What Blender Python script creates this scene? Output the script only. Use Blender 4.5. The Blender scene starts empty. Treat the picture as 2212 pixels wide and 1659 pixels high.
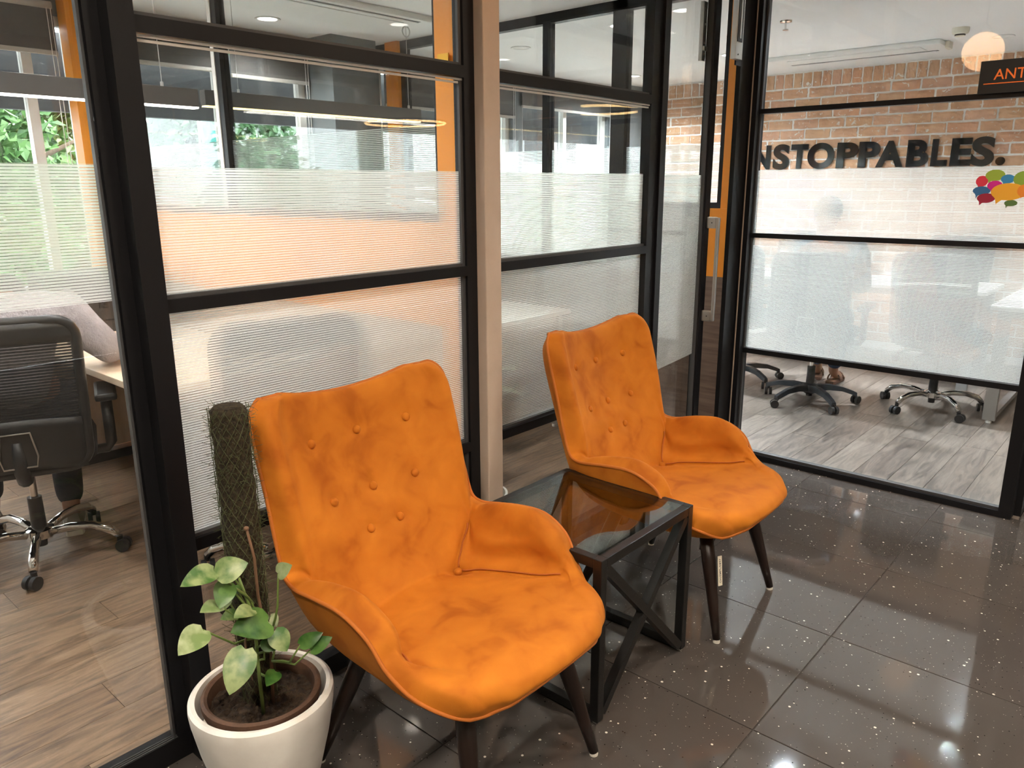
import bpy, bmesh, math, random
from mathutils import Vector, Matrix

# ------------------------------------------------------------------ scene, camera, world, exposure
scn = bpy.context.scene
C = scn.collection
PI = math.pi
H = 1.453
PIT, ROLL, YAW = math.radians(14.506), math.radians(0.277), math.radians(48.549)
fwd = Vector((math.sin(YAW) * math.cos(PIT), math.cos(YAW) * math.cos(PIT), -math.sin(PIT)))
rgt = Vector((math.cos(YAW), -math.sin(YAW), 0))
dwn = fwd.cross(rgt)
r2 = rgt * math.cos(ROLL) + dwn * math.sin(ROLL)
d2 = -rgt * math.sin(ROLL) + dwn * math.cos(ROLL)
cam_d = bpy.data.cameras.new('camera')
cam_d.sensor_width = 36
cam_d.lens = 1657.85 / 2212 * 36
cam_d.clip_start = 0.05
cam = bpy.data.objects.new('camera', cam_d)
C.objects.link(cam)
up = -d2
cam.matrix_world = Matrix(((r2.x, up.x, -fwd.x, 0), (r2.y, up.y, -fwd.y, 0), (r2.z, up.z, -fwd.z, H), (0, 0, 0, 1)))
scn.camera = cam
scn.view_settings.view_transform = 'Standard'
scn.view_settings.look = 'None'
scn.view_settings.gamma = 1
scn.view_settings.use_curve_mapping = False
scn.view_settings.exposure = 0.5
scn.cycles.max_bounces = 7
scn.cycles.diffuse_bounces = 4
scn.cycles.glossy_bounces = 3
scn.cycles.transmission_bounces = 4
scn.cycles.transparent_max_bounces = 20
scn.cycles.use_adaptive_sampling = True
scn.cycles.adaptive_threshold = 0.2
scn.cycles.adaptive_min_samples = 12
scn.cycles.sample_clamp_indirect = 6.0
scn.cycles.use_denoising = True
w = bpy.data.worlds.new('overcast_sky')
scn.world = w
w.use_nodes = True
bg = w.node_tree.nodes['Background']
bg.inputs['Color'].default_value = (0.90, 0.96, 1.0, 1)
bg.inputs['Strength'].default_value = 5.6
sun_d = bpy.data.lights.new('sun', 'SUN')
sun_d.energy = 6.0
sun_d.angle = math.radians(8)
sun_d.color = (1.0, 0.96, 0.88)
sun = bpy.data.objects.new('sun', sun_d)
C.objects.link(sun)
sun.rotation_euler = (math.radians(38), 0, math.radians(20))

WARM = (1.0, 0.855, 0.69)
NEUT = (1.0, 0.985, 0.965)
COOL = (0.86, 0.94, 1.0)
LOBBY_W = 32      # watts of one lobby downlight
ROOM_W = 60       # watts of one office downlight

random.seed(7)

# ------------------------------------------------------------------ materials
def nodes_of(name):
    m = bpy.data.materials.new(name)
    m.use_nodes = True
    nt = m.node_tree
    p = nt.nodes['Principled BSDF']
    return m, nt, p

def mat(name, col, rough=0.5, metal=0.0, spec=None, bump=0.0, bscale=80, **kw):
    m, nt, p = nodes_of(name)
    p.inputs['Base Color'].default_value = (*col, 1)
    p.inputs['Roughness'].default_value = rough
    p.inputs['Metallic'].default_value = metal
    if spec is not None:
        p.inputs['Specular IOR Level'].default_value = spec
    for k, v in kw.items():
        p.inputs[k.replace('_', ' ')].default_value = v
    if bump:
        n = nt.nodes.new('ShaderNodeTexNoise')
        n.inputs['Scale'].default_value = bscale
        b = nt.nodes.new('ShaderNodeBump')
        b.inputs['Strength'].default_value = bump
        b.inputs['Distance'].default_value = 0.004
        tc = nt.nodes.new('ShaderNodeTexCoord')
        nt.links.new(tc.outputs['Object'], n.inputs['Vector'])
        nt.links.new(n.outputs['Fac'], b.inputs['Height'])
        nt.links.new(b.outputs['Normal'], p.inputs['Normal'])
    return m

def ramp(nt, fac, stops):
    r = nt.nodes.new('ShaderNodeValToRGB')
    els = r.color_ramp.elements
    while len(els) < len(stops):
        els.new(0.5)
    for e, (pos, col) in zip(els, stops):
        e.position = pos
        e.color = (*col, 1)
    nt.links.new(fac, r.inputs['Fac'])
    return r.outputs['Color']

def tex(nt, kind, scale, src='Object', sc=(1, 1, 1), **kw):
    if src == 'World':
        g = nt.nodes.new('ShaderNodeNewGeometry').outputs['Position']
    else:
        g = nt.nodes.new('ShaderNodeTexCoord').outputs[src]
    mp = nt.nodes.new('ShaderNodeMapping')
    mp.inputs['Scale'].default_value = sc
    nt.links.new(g, mp.inputs['Vector'])
    t = nt.nodes.new('ShaderNodeTex' + kind)
    t.inputs['Scale'].default_value = scale
    for k, v in kw.items():
        t.inputs[k.replace('_', ' ')].default_value = v
    nt.links.new(mp.outputs['Vector'], t.inputs['Vector'])
    return t, mp

def mixc(nt, fac, a, b, mode='MIX'):
    n = nt.nodes.new('ShaderNodeMix')
    n.data_type = 'RGBA'
    n.blend_type = mode
    for sock, v in ((n.inputs[0], fac), (n.inputs[6], a), (n.inputs[7], b)):
        if hasattr(v, 'is_output'):
            nt.links.new(v, sock)
        else:
            sock.default_value = v if isinstance(v, (int, float)) else (*v, 1)
    return n.outputs[2]

def math_n(nt, op, a, b=None):
    n = nt.nodes.new('ShaderNodeMath')
    n.operation = op
    for i, v in enumerate((a, b)):
        if v is None:
            continue
        if hasattr(v, 'is_output'):
            nt.links.new(v, n.inputs[i])
        else:
            n.inputs[i].default_value = v
    return n.outputs[0]

def velvet():
    m, nt, p = nodes_of('orange_velvet')
    t, _ = tex(nt, 'Noise', 4.0, Detail=3, Roughness=0.5, Distortion=0.25)
    t2, _ = tex(nt, 'Noise', 11, Detail=3, Distortion=0.5)
    f = math_n(nt, 'MULTIPLY', t.outputs['Fac'], t2.outputs['Fac'])
    c = ramp(nt, f, [(0.12, (0.34, 0.088, 0.007)), (0.22, (0.46, 0.140, 0.012)), (0.40, (0.54, 0.178, 0.016))])
    nt.links.new(c, p.inputs['Base Color'])
    p.inputs['Roughness'].default_value = 0.75
    p.inputs['Specular IOR Level'].default_value = 0.15
    p.inputs['Sheen Weight'].default_value = 0.22
    p.inputs['Sheen Roughness'].default_value = 0.45
    p.inputs['Sheen Tint'].default_value = (1.0, 0.45, 0.12, 1)
    n, _ = tex(nt, 'Noise', 700)
    b = nt.nodes.new('ShaderNodeBump')
    b.inputs['Strength'].default_value = 0.12
    b.inputs['Distance'].default_value = 0.002
    nt.links.new(n.outputs['Fac'], b.inputs['Height'])
    nt.links.new(b.outputs['Normal'], p.inputs['Normal'])
    return m

def tile_mat():
    m, nt, p = nodes_of('speckled_floor_tile')
    n, _ = tex(nt, 'Noise', 2.2, 'World', Detail=5)
    oi = nt.nodes.new('ShaderNodeObjectInfo')
    base = ramp(nt, n.outputs['Fac'], [(0.3, (0.060, 0.052, 0.048)), (0.7, (0.084, 0.074, 0.068))])
    base = mixc(nt, 0.35, base, mixc(nt, oi.outputs['Random'], (0.062, 0.050, 0.046), (0.078, 0.072, 0.067)))
    v, _ = tex(nt, 'Voronoi', 42, 'World')
    v2, _ = tex(nt, 'Voronoi', 95, 'World')
    sep = nt.nodes.new('ShaderNodeSeparateColor')
    nt.links.new(v.outputs['Color'], sep.inputs['Color'])
    thr = math_n(nt, 'MULTIPLY', math_n(nt, 'GREATER_THAN', sep.outputs['Red'], 0.45), math_n(nt, 'MULTIPLY', sep.outputs['Green'], 0.17))
    d1 = math_n(nt, 'LESS_THAN', v.outputs['Distance'], thr)
    sep2 = nt.nodes.new('ShaderNodeSeparateColor')
    nt.links.new(v2.outputs['Color'], sep2.inputs['Color'])
    d2_ = math_n(nt, 'LESS_THAN', v2.outputs['Distance'], math_n(nt, 'MULTIPLY', math_n(nt, 'GREATER_THAN', sep2.outputs['Red'], 0.6), 0.12))
    d3 = math_n(nt, 'LESS_THAN', v2.outputs['Distance'], math_n(nt, 'MULTIPLY', math_n(nt, 'LESS_THAN', sep2.outputs['Red'], 0.13), 0.17))
    c = mixc(nt, d3, base, (0.015, 0.013, 0.012))
    c = mixc(nt, d2_, c, (0.33, 0.30, 0.27))
    c = mixc(nt, d1, c, (0.72, 0.68, 0.60))
    nt.links.new(c, p.inputs['Base Color'])
    p.inputs['Roughness'].default_value = 0.055
    p.inputs['IOR'].default_value = 1.62
    return m

def plank_mat(name='wood_floor_planks', grey=0.0):
    m, nt, p = nodes_of(name)
    oi = nt.nodes.new('ShaderNodeObjectInfo')
    t, mp = tex(nt, 'Noise', 2.6, 'World', sc=(1.0, 7.5, 1), Detail=10, Roughness=0.66, Distortion=2.2)
    off = nt.nodes.new('ShaderNodeCombineXYZ')
    nt.links.new(math_n(nt, 'MULTIPLY', oi.outputs['Random'], 37.0), off.inputs[0])
    nt.links.new(math_n(nt, 'MULTIPLY', oi.outputs['Random'], 91.0), off.inputs[1])
    nt.links.new(off.outputs[0], mp.inputs['Location'])
    c = ramp(nt, t.outputs['Fac'], [(0.34, (0.040, 0.025, 0.017)), (0.44, (0.135, 0.080, 0.047)), (0.54, (0.25, 0.155, 0.088)), (0.68, (0.37, 0.245, 0.150))])
    t2, mp2 = tex(nt, 'Noise', 3.5, 'World', sc=(0.7, 3.0, 1), Detail=3)
    nt.links.new(off.outputs[0], mp2.inputs['Location'])
    c = mixc(nt, math_n(nt, 'MULTIPLY', t2.outputs['Fac'], 0.45), c, (0.20, 0.14, 0.105))
    c = mixc(nt, 0.25, c, mixc(nt, oi.outputs['Random'], (0.11, 0.072, 0.05), (0.34, 0.25, 0.18)))
    if grey:  # bluish daylight on the meeting room floor is put into the plank colour
        hs = nt.nodes.new('ShaderNodeHueSaturation')
        hs.inputs['Saturation'].default_value = 1 - grey
        hs.inputs['Value'].default_value = 0.82
        nt.links.new(c, hs.inputs['Color'])
        c = hs.outputs['Color']
    nt.links.new(c, p.inputs['Base Color'])
    r = math_n(nt, 'ADD', math_n(nt, 'MULTIPLY', t.outputs['Fac'], 0.25), 0.20)
    nt.links.new(r, p.inputs['Roughness'])
    b = nt.nodes.new('ShaderNodeBump')
    b.inputs['Strength'].default_value = 0.25
    b.inputs['Distance'].default_value = 0.002
    nt.links.new(t.outputs['Fac'], b.inputs['Height'])
    nt.links.new(b.outputs['Normal'], p.inputs['Normal'])
    return m

def brick_mat():
    m, nt, p = nodes_of('weathered_brick')
    oi = nt.nodes.new('ShaderNodeObjectInfo')
    n, mp = tex(nt, 'Noise', 14, 'World', Detail=8, Roughness=0.7)
    n2, _ = tex(nt, 'Noise', 26, 'World', Detail=5, Distortion=1.2)
    c = ramp(nt, oi.outputs['Random'], [(0.0, (0.50, 0.235, 0.125)), (0.35, (0.52, 0.30, 0.155)), (0.62, (0.56, 0.31, 0.20)), (0.85, (0.42, 0.225, 0.145)), (1.0, (0.55, 0.34, 0.18))])
    c = mixc(nt, 0.45, c, ramp(nt, n.outputs['Fac'], [(0.3, (0.25, 0.13, 0.085)), (0.6, (0.60, 0.37, 0.23))]))
    sm = ramp(nt, n2.outputs['Fac'], [(0.62, (0, 0, 0)), (0.68, (1, 1, 1))])
    c = mixc(nt, sm, c, (0.72, 0.69, 0.64))
    nt.links.new(c, p.inputs['Base Color'])
    p.inputs['Roughness'].default_value = 0.9
    b = nt.nodes.new('ShaderNodeBump')
    b.inputs['Strength'].default_value = 0.7
    b.inputs['Distance'].default_value = 0.01
    nt.links.new(n.outputs['Fac'], b.inputs['Height'])
    nt.links.new(b.outputs['Normal'], p.inputs['Normal'])
    return m

def glass_mat(name='clear_glass', tint=(0.972, 0.985, 0.98), f0=0.045):
    m = bpy.data.materials.new(name)
    m.use_nodes = True
    nt = m.node_tree
    nt.nodes.remove(nt.nodes['Principled BSDF'])
    out = nt.nodes['Material Output']
    tr = nt.nodes.new('ShaderNodeBsdfTransparent')
    tr.inputs['Color'].default_value = (*tint, 1)
    gl = nt.nodes.new('ShaderNodeBsdfGlossy')
    gl.inputs['Roughness'].default_value = 0.0
    lw = nt.nodes.new('ShaderNodeLayerWeight')
    f = math_n(nt, 'ADD', math_n(nt, 'MULTIPLY', math_n(nt, 'POWER', lw.outputs['Facing'], 5.0), 0.95 - f0), f0)
    mx = nt.nodes.new('ShaderNodeMixShader')
    nt.links.new(f, mx.inputs[0])
    nt.links.new(tr.outputs[0], mx.inputs[1])
    nt.links.new(gl.outputs[0], mx.inputs[2])
    nt.links.new(mx.outputs[0], out.inputs['Surface'])
    return m

def film_mat(name, pitch=0.0065, duty=0.80, col=(0.90, 0.90, 0.87)):
    m = bpy.data.materials.new(name)
    m.use_nodes = True
    nt = m.node_tree
    nt.nodes.remove(nt.nodes['Principled BSDF'])
    out = nt.nodes['Material Output']
    tr = nt.nodes.new('ShaderNodeBsdfTransparent')
    tr.inputs['Color'].default_value = (0.96, 0.97, 0.95, 1)
    rf = nt.nodes.new('ShaderNodeBsdfRefraction')
    rf.inputs['IOR'].default_value = 1.16
    rf.inputs['Roughness'].default_value = 0.42
    rf.inputs['Color'].default_value = (*col, 1)
    tl = nt.nodes.new('ShaderNodeBsdfTranslucent')
    tl.inputs['Color'].default_value = (*col, 1)
    df = nt.nodes.new('ShaderNodeBsdfDiffuse')
    df.inputs['Color'].default_value = (*col, 1)
    m1 = nt.nodes.new('ShaderNodeMixShader')
    m1.inputs[0].default_value = 0.56
    nt.links.new(rf.outputs[0], m1.inputs[1])
    nt.links.new(tl.outputs[0], m1.inputs[2])
    m2 = nt.nodes.new('ShaderNodeMixShader')
    m2.inputs[0].default_value = 0.20
    nt.links.new(m1.outputs[0], m2.inputs[1])
    nt.links.new(df.outputs[0], m2.inputs[2])
    g = nt.nodes.new('ShaderNodeNewGeometry')
    sp = nt.nodes.new('ShaderNodeSeparateXYZ')
    nt.links.new(g.outputs['Position'], sp.inputs[0])
    fr = math_n(nt, 'FRACT', math_n(nt, 'DIVIDE', sp.outputs['Z'], pitch))
    f = math_n(nt, 'LESS_THAN', fr, duty)
    m3 = nt.nodes.new('ShaderNodeMixShader')
    nt.links.new(f, m3.inputs[0])
    nt.links.new(tr.outputs[0], m3.inputs[1])
    nt.links.new(m2.outputs[0], m3.inputs[2])
    nt.links.new(m3.outputs[0], out.inputs['Surface'])
    return m

def mesh_fabric():
    m = bpy.data.materials.new('black_mesh_fabric')
    m.use_nodes = True
    nt = m.node_tree
    p = nt.nodes['Principled BSDF']
    p.inputs['Base Color'].default_value = (0.012, 0.012, 0.013, 1)
    p.inputs['Roughness'].default_value = 0.8
    tc = nt.nodes.new('ShaderNodeTexCoord')
    sp = nt.nodes.new('ShaderNodeSeparateXYZ')
    nt.links.new(tc.outputs['Object'], sp.inputs[0])
    fr = math_n(nt, 'FRACT', math_n(nt, 'DIVIDE', sp.outputs['Z'], 0.011))
    p_alpha = math_n(nt, 'ADD', math_n(nt, 'MULTIPLY', math_n(nt, 'LESS_THAN', fr, 0.68), 0.35), 0.63)
    nt.links.new(p_alpha, p.inputs['Alpha'])
    return m

def laminate(name, a, b, sc=(1, 1, 14), scale=3):
    m, nt, p = nodes_of(name)
    t, _ = tex(nt, 'Noise', scale, 'World', sc=sc, Detail=8, Roughness=0.6, Distortion=0.6)
    nt.links.new(ramp(nt, t.outputs['Fac'], [(0.32, a), (0.68, b)]), p.inputs['Base Color'])
    p.inputs['Roughness'].default_value = 0.45
    return m

def leaf_mat(name, a, b, scale=40, trans=0.25):
    m, nt, p = nodes_of(name)
    t, _ = tex(nt, 'Noise', scale, 'World', Detail=5)
    nt.links.new(ramp(nt, t.outputs['Fac'], [(0.38, a), (0.62, b)]), p.inputs['Base Color'])
    p.inputs['Roughness'].default_value = 0.38
    p.inputs['Subsurface Weight'].default_value = 0.0
    return m

def noise_mat(name, a, b, scale=20, rough=0.8, bump=0.4, dist=0.01):
    m, nt, p = nodes_of(name)
    t, _ = tex(nt, 'Noise', scale, Detail=7, Roughness=0.65)
    nt.links.new(ramp(nt, t.outputs['Fac'], [(0.32, a), (0.68, b)]), p.inputs['Base Color'])
    p.inputs['Roughness'].default_value = rough
    bn = nt.nodes.new('ShaderNodeBump')
    bn.inputs['Strength'].default_value = bump
    bn.inputs['Distance'].default_value = dist
    nt.links.new(t.outputs['Fac'], bn.inputs['Height'])
    nt.links.new(bn.outputs['Normal'], p.inputs['Normal'])
    return m

def emit(name, col, s):
    m, nt, p = nodes_of(name)
    p.inputs['Base Color'].default_value = (0.8, 0.8, 0.8, 1)
    p.inputs['Emission Color'].default_value = (*col, 1)
    p.inputs['Emission Strength'].default_value = s
    return m

M = dict(
    velvet=velvet(),
    cord=mat('shaded_velvet_piping', (0.44, 0.125, 0.012), 0.8),  # darker than the velvet: shade along the piping sits in its colour
    seam=mat('seam_cord', (0.40, 0.105, 0.012), 0.8),
    tile=tile_mat(), plank=plank_mat(), plank_daylit=plank_mat('daylight_greyed_planks', 0.5), brick=brick_mat(),
    grout=mat('dark_grout', (0.035, 0.028, 0.024), 0.8),
    mortar=noise_mat('white_mortar', (0.74, 0.72, 0.69), (0.88, 0.86, 0.83), 30, 0.95, 0.6),
    glass=glass_mat(), tableglass=glass_mat('table_glass', (0.74, 0.78, 0.76), 0.17),
    film=film_mat('frosted_stripe_film'), film2=film_mat('frosted_stripe_film_fine', 0.0065, 0.66, (0.68, 0.74, 0.72)),
    black=mat('black_aluminium', (0.007, 0.007, 0.0085), 0.42, spec=0.3),
    gasket=mat('grey_gasket', (0.05, 0.05, 0.052), 0.5),
    powder=mat('black_powder_coat', (0.008, 0.008, 0.008), 0.32, bump=0.15, bscale=500),
    pillar=noise_mat('beige_painted_concrete', (0.45, 0.36, 0.285), (0.52, 0.42, 0.34), 5, 0.7, 0.1),
    orange=mat('orange_laminate', (0.80, 0.285, 0.02), 0.45),
    wood=laminate('grey_brown_wood_panel', (0.105, 0.070, 0.053), (0.19, 0.135, 0.105)),
    desk=laminate('light_oak_laminate', (0.62, 0.47, 0.33), (0.74, 0.60, 0.45), (1, 6, 1)),
    deskv=laminate('light_oak_panel', (0.46, 0.34, 0.245), (0.58, 0.45, 0.34), (6, 6, 1)),
    white=mat('white_paint', (0.86, 0.86, 0.84), 0.7),
    ceil=mat('ceiling_paint', (0.88, 0.88, 0.87), 0.8),
    warmwall=mat('warm_wall_paint', (0.60, 0.55, 0.48), 0.8),
    plasticw=mat('white_plastic', (0.82, 0.82, 0.80), 0.45),
    cream=mat('cream_plastic', (0.72, 0.69, 0.58), 0.5),
    blind=mat('charcoal_blind_fabric', (0.115, 0.112, 0.108), 0.85),
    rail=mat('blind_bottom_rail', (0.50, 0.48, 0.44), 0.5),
    sash=mat('white_window_frame', (0.78, 0.76, 0.72), 0.5),
    greypaint=mat('grey_paint', (0.16, 0.18, 0.19), 0.7),
    fascia=mat('exterior_grey_fascia', (0.13, 0.135, 0.145), 0.8),
    chrome=mat('polished_chrome', (0.75, 0.73, 0.70), 0.08, 1.0),
    steel=mat('brushed_steel', (0.46, 0.44, 0.41), 0.32, 1.0),
    alum=mat('anodised_aluminium', (0.62, 0.62, 0.60), 0.4, 1.0),
    plastic=mat('black_plastic', (0.014, 0.014, 0.015), 0.4),
    bplastic=mat('slate_black_plastic', (0.022, 0.026, 0.032), 0.34),
    fabric=mat('black_seat_fabric', (0.013, 0.013, 0.014), 0.85, bump=0.3, bscale=400),
    mesh=mesh_fabric(),
    legwood=mat('dark_stained_wood', (0.016, 0.008, 0.006), 0.35),
    footcap=mat('white_felt_glide', (0.70, 0.67, 0.60), 0.8),
    ceramic=noise_mat('white_glazed_pot', (0.82, 0.79, 0.74), (0.90, 0.88, 0.83), 9, 0.5, 0.06, 0.004),
    terracotta=noise_mat('brown_clay_pot', (0.060, 0.030, 0.018), (0.15, 0.078, 0.046), 18, 0.75, 0.3),
    soil=noise_mat('dark_soil', (0.012, 0.007, 0.004), (0.10, 0.058, 0.032), 60, 0.95, 1.0, 0.02),
    moss=noise_mat('moss_wrap', (0.010, 0.006, 0.003), (0.075, 0.052, 0.022), 110, 0.95, 1.0, 0.02),
    netting=mat('green_netting', (0.060, 0.070, 0.022), 0.7),
    stem=mat('green_stem', (0.16, 0.24, 0.06), 0.5),
    twig=mat('dry_vine', (0.15, 0.080, 0.042), 0.75),
    leafA=leaf_mat('variegated_leaf', (0.050, 0.135, 0.028), (0.27, 0.34, 0.15), 30),
    leafB=leaf_mat('deep_green_leaf', (0.022, 0.085, 0.012), (0.10, 0.21, 0.045), 22),
    leafC=leaf_mat('pale_green_leaf', (0.16, 0.24, 0.085), (0.38, 0.44, 0.25), 26),
    treeA=leaf_mat('tree_leaves_mid', (0.0419, 0.1188, 0.0306), (0.1328, 0.2517, 0.0838), 2.5),
    treeB=leaf_mat('tree_leaves_dark', (0.0222, 0.0725, 0.0278), (0.0769, 0.1676, 0.0700), 2.5),
    treeC=leaf_mat('tree_leaves_yellow', (0.0397, 0.0737, 0.0124), (0.1077, 0.1418, 0.0340), 2.5),
    bark=noise_mat('tree_bark', (0.07, 0.05, 0.035), (0.15, 0.11, 0.08), 12, 0.9),
    skin=mat('skin', (0.33, 0.16, 0.095), 0.55),
    hair=mat('black_hair', (0.010, 0.008, 0.007), 0.5),
    shirt=noise_mat('pale_lavender_shirt', (0.40, 0.365, 0.38), (0.50, 0.455, 0.47), 9, 0.9, 0.9, 0.05),
    shirtb=mat('slate_blue_shirt', (0.16, 0.21, 0.25), 0.85, bump=0.3, bscale=30),
    jeans=mat('blue_denim', (0.018, 0.035, 0.075), 0.85, bump=0.3, bscale=260),
    trousers=mat('dark_navy_trousers', (0.012, 0.014, 0.022), 0.85),
    shoe=mat('grey_brown_shoe', (0.21, 0.175, 0.13), 0.7),
    sole=mat('cream_sole', (0.55, 0.49, 0.40), 0.7),
    leather=mat('brown_leather', (0.10, 0.045, 0.025), 0.6),
    darkbox=noise_mat('charcoal_carton', (0.030, 0.026, 0.025), (0.058, 0.050, 0.046), 3, 0.6, 0.1),
    emblem=mat('dark_emblem', (0.014, 0.012, 0.012), 0.4),
    paper=mat('blue_white_paper', (0.62, 0.76, 0.84), 0.7),
    pencil=mat('yellow_pencil', (0.75, 0.42, 0.10), 0.5),
    tag=mat('cream_asset_tag', (0.74, 0.68, 0.56), 0.5),
    ink=mat('black_ink', (0.012, 0.012, 0.012), 0.5),
    acrylic=mat('glossy_black_acrylic', (0.006, 0.006, 0.007), 0.06),
    signblack=mat('matt_black_sign', (0.006, 0.006, 0.006), 0.5),
    signorange=mat('orange_sign_paint', (0.85, 0.17, 0.02), 0.5),
    tabletop=mat('white_table_laminate', (0.74, 0.73, 0.70), 0.4),
    tlegs=mat('grey_table_steel', (0.27, 0.255, 0.245), 0.45),
    facade=mat('pinkish_render', (0.42, 0.35, 0.32), 0.8),
    teal=mat('teal_tarpaulin', (0.05, 0.25, 0.24), 0.7),
    bounce_paving=noise_mat('light_bounce_paving', (0.27, 0.265, 0.25), (0.35, 0.345, 0.32), 2, 0.95),
    stripW=emit('pendant_diffuser_white', (1.0, 0.93, 0.84), 7),
    stripY=emit('pendant_diffuser_warm', (1.0, 0.70, 0.22), 2.6),
    dl=emit('downlight_diffuser', (1.0, 0.94, 0.85), 9),
    dlo=mat('downlight_off', (0.85, 0.85, 0.83), 0.5),
    ringglow=emit('ring_light_diffuser', (1.0, 0.62, 0.26), 9),
    globe=emit('opal_globe', (1.0, 0.56, 0.26), 6.5),
    led=emit('red_led', (1.0, 0.03, 0.03), 8),
)

# ------------------------------------------------------------------ mesh helpers
class MB:
    def __init__(s):
        s.v, s.f = [], []

    def add(s, v, f):
        n = len(s.v)
        s.v += [tuple(p) for p in v]
        s.f += [tuple(i + n for i in q) for q in f]
        return s

    def box(s, x0, x1, y0, y1, z0, z1, bev=0.0):
        if bev <= 0:
            v = [(x, y, z) for z in (z0, z1) for y in (y0, y1) for x in (x0, x1)]
            return s.add(v, [(0, 2, 3, 1), (4, 5, 7, 6), (0, 1, 5, 4), (2, 6, 7, 3), (0, 4, 6, 2), (1, 3, 7, 5)])
        b = min(bev, (x1 - x0) / 2.01, (y1 - y0) / 2.01, (z1 - z0) / 2.01)
        bm = bmesh.new()
        bmesh.ops.create_cube(bm, size=1)
        for q in bm.verts:
            q.co = Vector(((x0 + x1) / 2 + q.co.x * (x1 - x0), (y0 + y1) / 2 + q.co.y * (y1 - y0), (z0 + z1) / 2 + q.co.z * (z1 - z0)))
        bmesh.ops.bevel(bm, geom=bm.edges[:], offset=b, segments=2, affect='EDGES', profile=0.6)
        bm.verts.index_update()
        s.add([q.co[:] for q in bm.verts], [[q.index for q in f.verts] for f in bm.faces])
        bm.free()
        return s

    def bar(s, a, b, wx, wy, upv=(0, 0, 1)):
        a, b = Vector(a), Vector(b)
        d = (b - a).normalized()
        u = Vector(upv)
        if abs(d.dot(u)) > 0.98:
            u = Vector((1, 0, 0))
        sx = d.cross(u).normalized()
        sy = sx.cross(d).normalized()
        v = [p + sx * i * wx / 2 + sy * j * wy / 2 for p in (a, b) for i, j in ((-1, -1), (1, -1), (1, 1), (-1, 1))]
        return s.add(v, [(3, 2, 1, 0), (4, 5, 6, 7), (0, 1, 5, 4), (1, 2, 6, 5), (2, 3, 7, 6), (3, 0, 4, 7)])

    def tube(s, pts, rad, n=8, closed=False, cap=True):
        pts = [Vector(p) for p in pts]
        rads = rad if isinstance(rad, (list, tuple)) else [rad] * len(pts)
        N = len(pts)
        prev = None
        rings = []
        for i, p in enumerate(pts):
            if closed:
                t = (pts[(i + 1) % N] - pts[i - 1])
            else:
                t = pts[min(i + 1, N - 1)] - pts[max(i - 1, 0)]
            t = t.normalized() if t.length > 1e-9 else Vector((0, 0, 1))
            if prev is None:
                u = Vector((0, 0, 1)) if abs(t.z) < 0.9 else Vector((1, 0, 0))
                a = t.cross(u).normalized()
            else:
                a = (prev - t * prev.dot(t))
                a = a.normalized() if a.length > 1e-6 else t.orthogonal().normalized()
            prev = a
            b = t.cross(a)
            rings.append([p + (a * math.cos(2 * PI * k / n) + b * math.sin(2 * PI * k / n)) * rads[i] for k in range(n)])
        v = [q for r in rings for q in r]
        f = []
        for i in range(N if closed else N - 1):
            j = (i + 1) % N
            for k in range(n):
                f.append((i * n + k, i * n + (k + 1) % n, j * n + (k + 1) % n, j * n + k))
        if cap and not closed:
            f.append(tuple(range(n - 1, -1, -1)))
            f.append(tuple((N - 1) * n + k for k in range(n)))
        return s.add(v, f)

    def lathe(s, prof, c=(0, 0, 0), n=40, closed=False):
        v, f = [], []
        for (r, z) in prof:
            for k in range(n):
                a = 2 * PI * k / n
                v.append((c[0] + r * math.cos(a), c[1] + r * math.sin(a), c[2] + z))
        m = len(prof)
        for i in range(m if closed else m - 1):
            j = (i + 1) % m
            for k in range(n):
                f.append((i * n + k, i * n + (k + 1) % n, j * n + (k + 1) % n, j * n + k))
        if not closed:
            if prof[0][0] > 1e-5:
                f.append(tuple(range(n - 1, -1, -1)))
            if prof[-1][0] > 1e-5:
                f.append(tuple((m - 1) * n + k for k in range(n)))
        return s.add(v, f)

    def sphere(s, c, r, sc=(1, 1, 1), n=16):
        prof = [(r * math.sin(PI * i / n), -r * math.cos(PI * i / n)) for i in range(n + 1)]
        k = len(s.v)
        s.lathe([(max(a, 1e-6), b) for a, b in prof], (0, 0, 0), n * 2)
        for i in range(k, len(s.v)):
            x, y, z = s.v[i]
            s.v[i] = (c[0] + x * sc[0], c[1] + y * sc[1], c[2] + z * sc[2])
        return s

    def prism(s, poly, origin, ux, uy, d0, d1):
        """polygon in the plane (ux, uy) extruded along the normal from d0 to d1"""
        o, ux, uy = Vector(origin), Vector(ux), Vector(uy)
        nz = ux.cross(uy)
        n = len(poly)
        v = [o + ux * a + uy * b + nz * d for d in (d0, d1) for a, b in poly]
        f = [tuple(range(n - 1, -1, -1)), tuple(range(n, 2 * n))] + [(i, (i + 1) % n, n + (i + 1) % n, n + i) for i in range(n)]
        return s.add(v, f)

    def build(s, name, m, parent=None, smooth=False, rng=None):
        me = bpy.data.meshes.new(name)
        me.from_pydata(s.v, [], s.f)
        me.materials.append(M[m] if isinstance(m, str) else m)
        if smooth:
            me.shade_smooth()
            if smooth == 'auto':
                me.set_sharp_from_angle(angle=math.radians(40))
        me.validate()
        o = bpy.data.objects.new(name, me)
        C.objects.link(o)
        if parent:
            o.parent = parent
        return o

def fixn(o):
    bm = bmesh.new()
    bm.from_mesh(o.data)
    bmesh.ops.recalc_face_normals(bm, faces=bm.faces)
    bm.to_mesh(o.data)
    bm.free()
    return o

def tag(o, label=None, cat=None, group=None, kind=None):
    if label: o['label'] = label
    if cat: o['category'] = cat
    if group: o['group'] = group
    if kind: o['kind'] = kind
    return o

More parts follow.
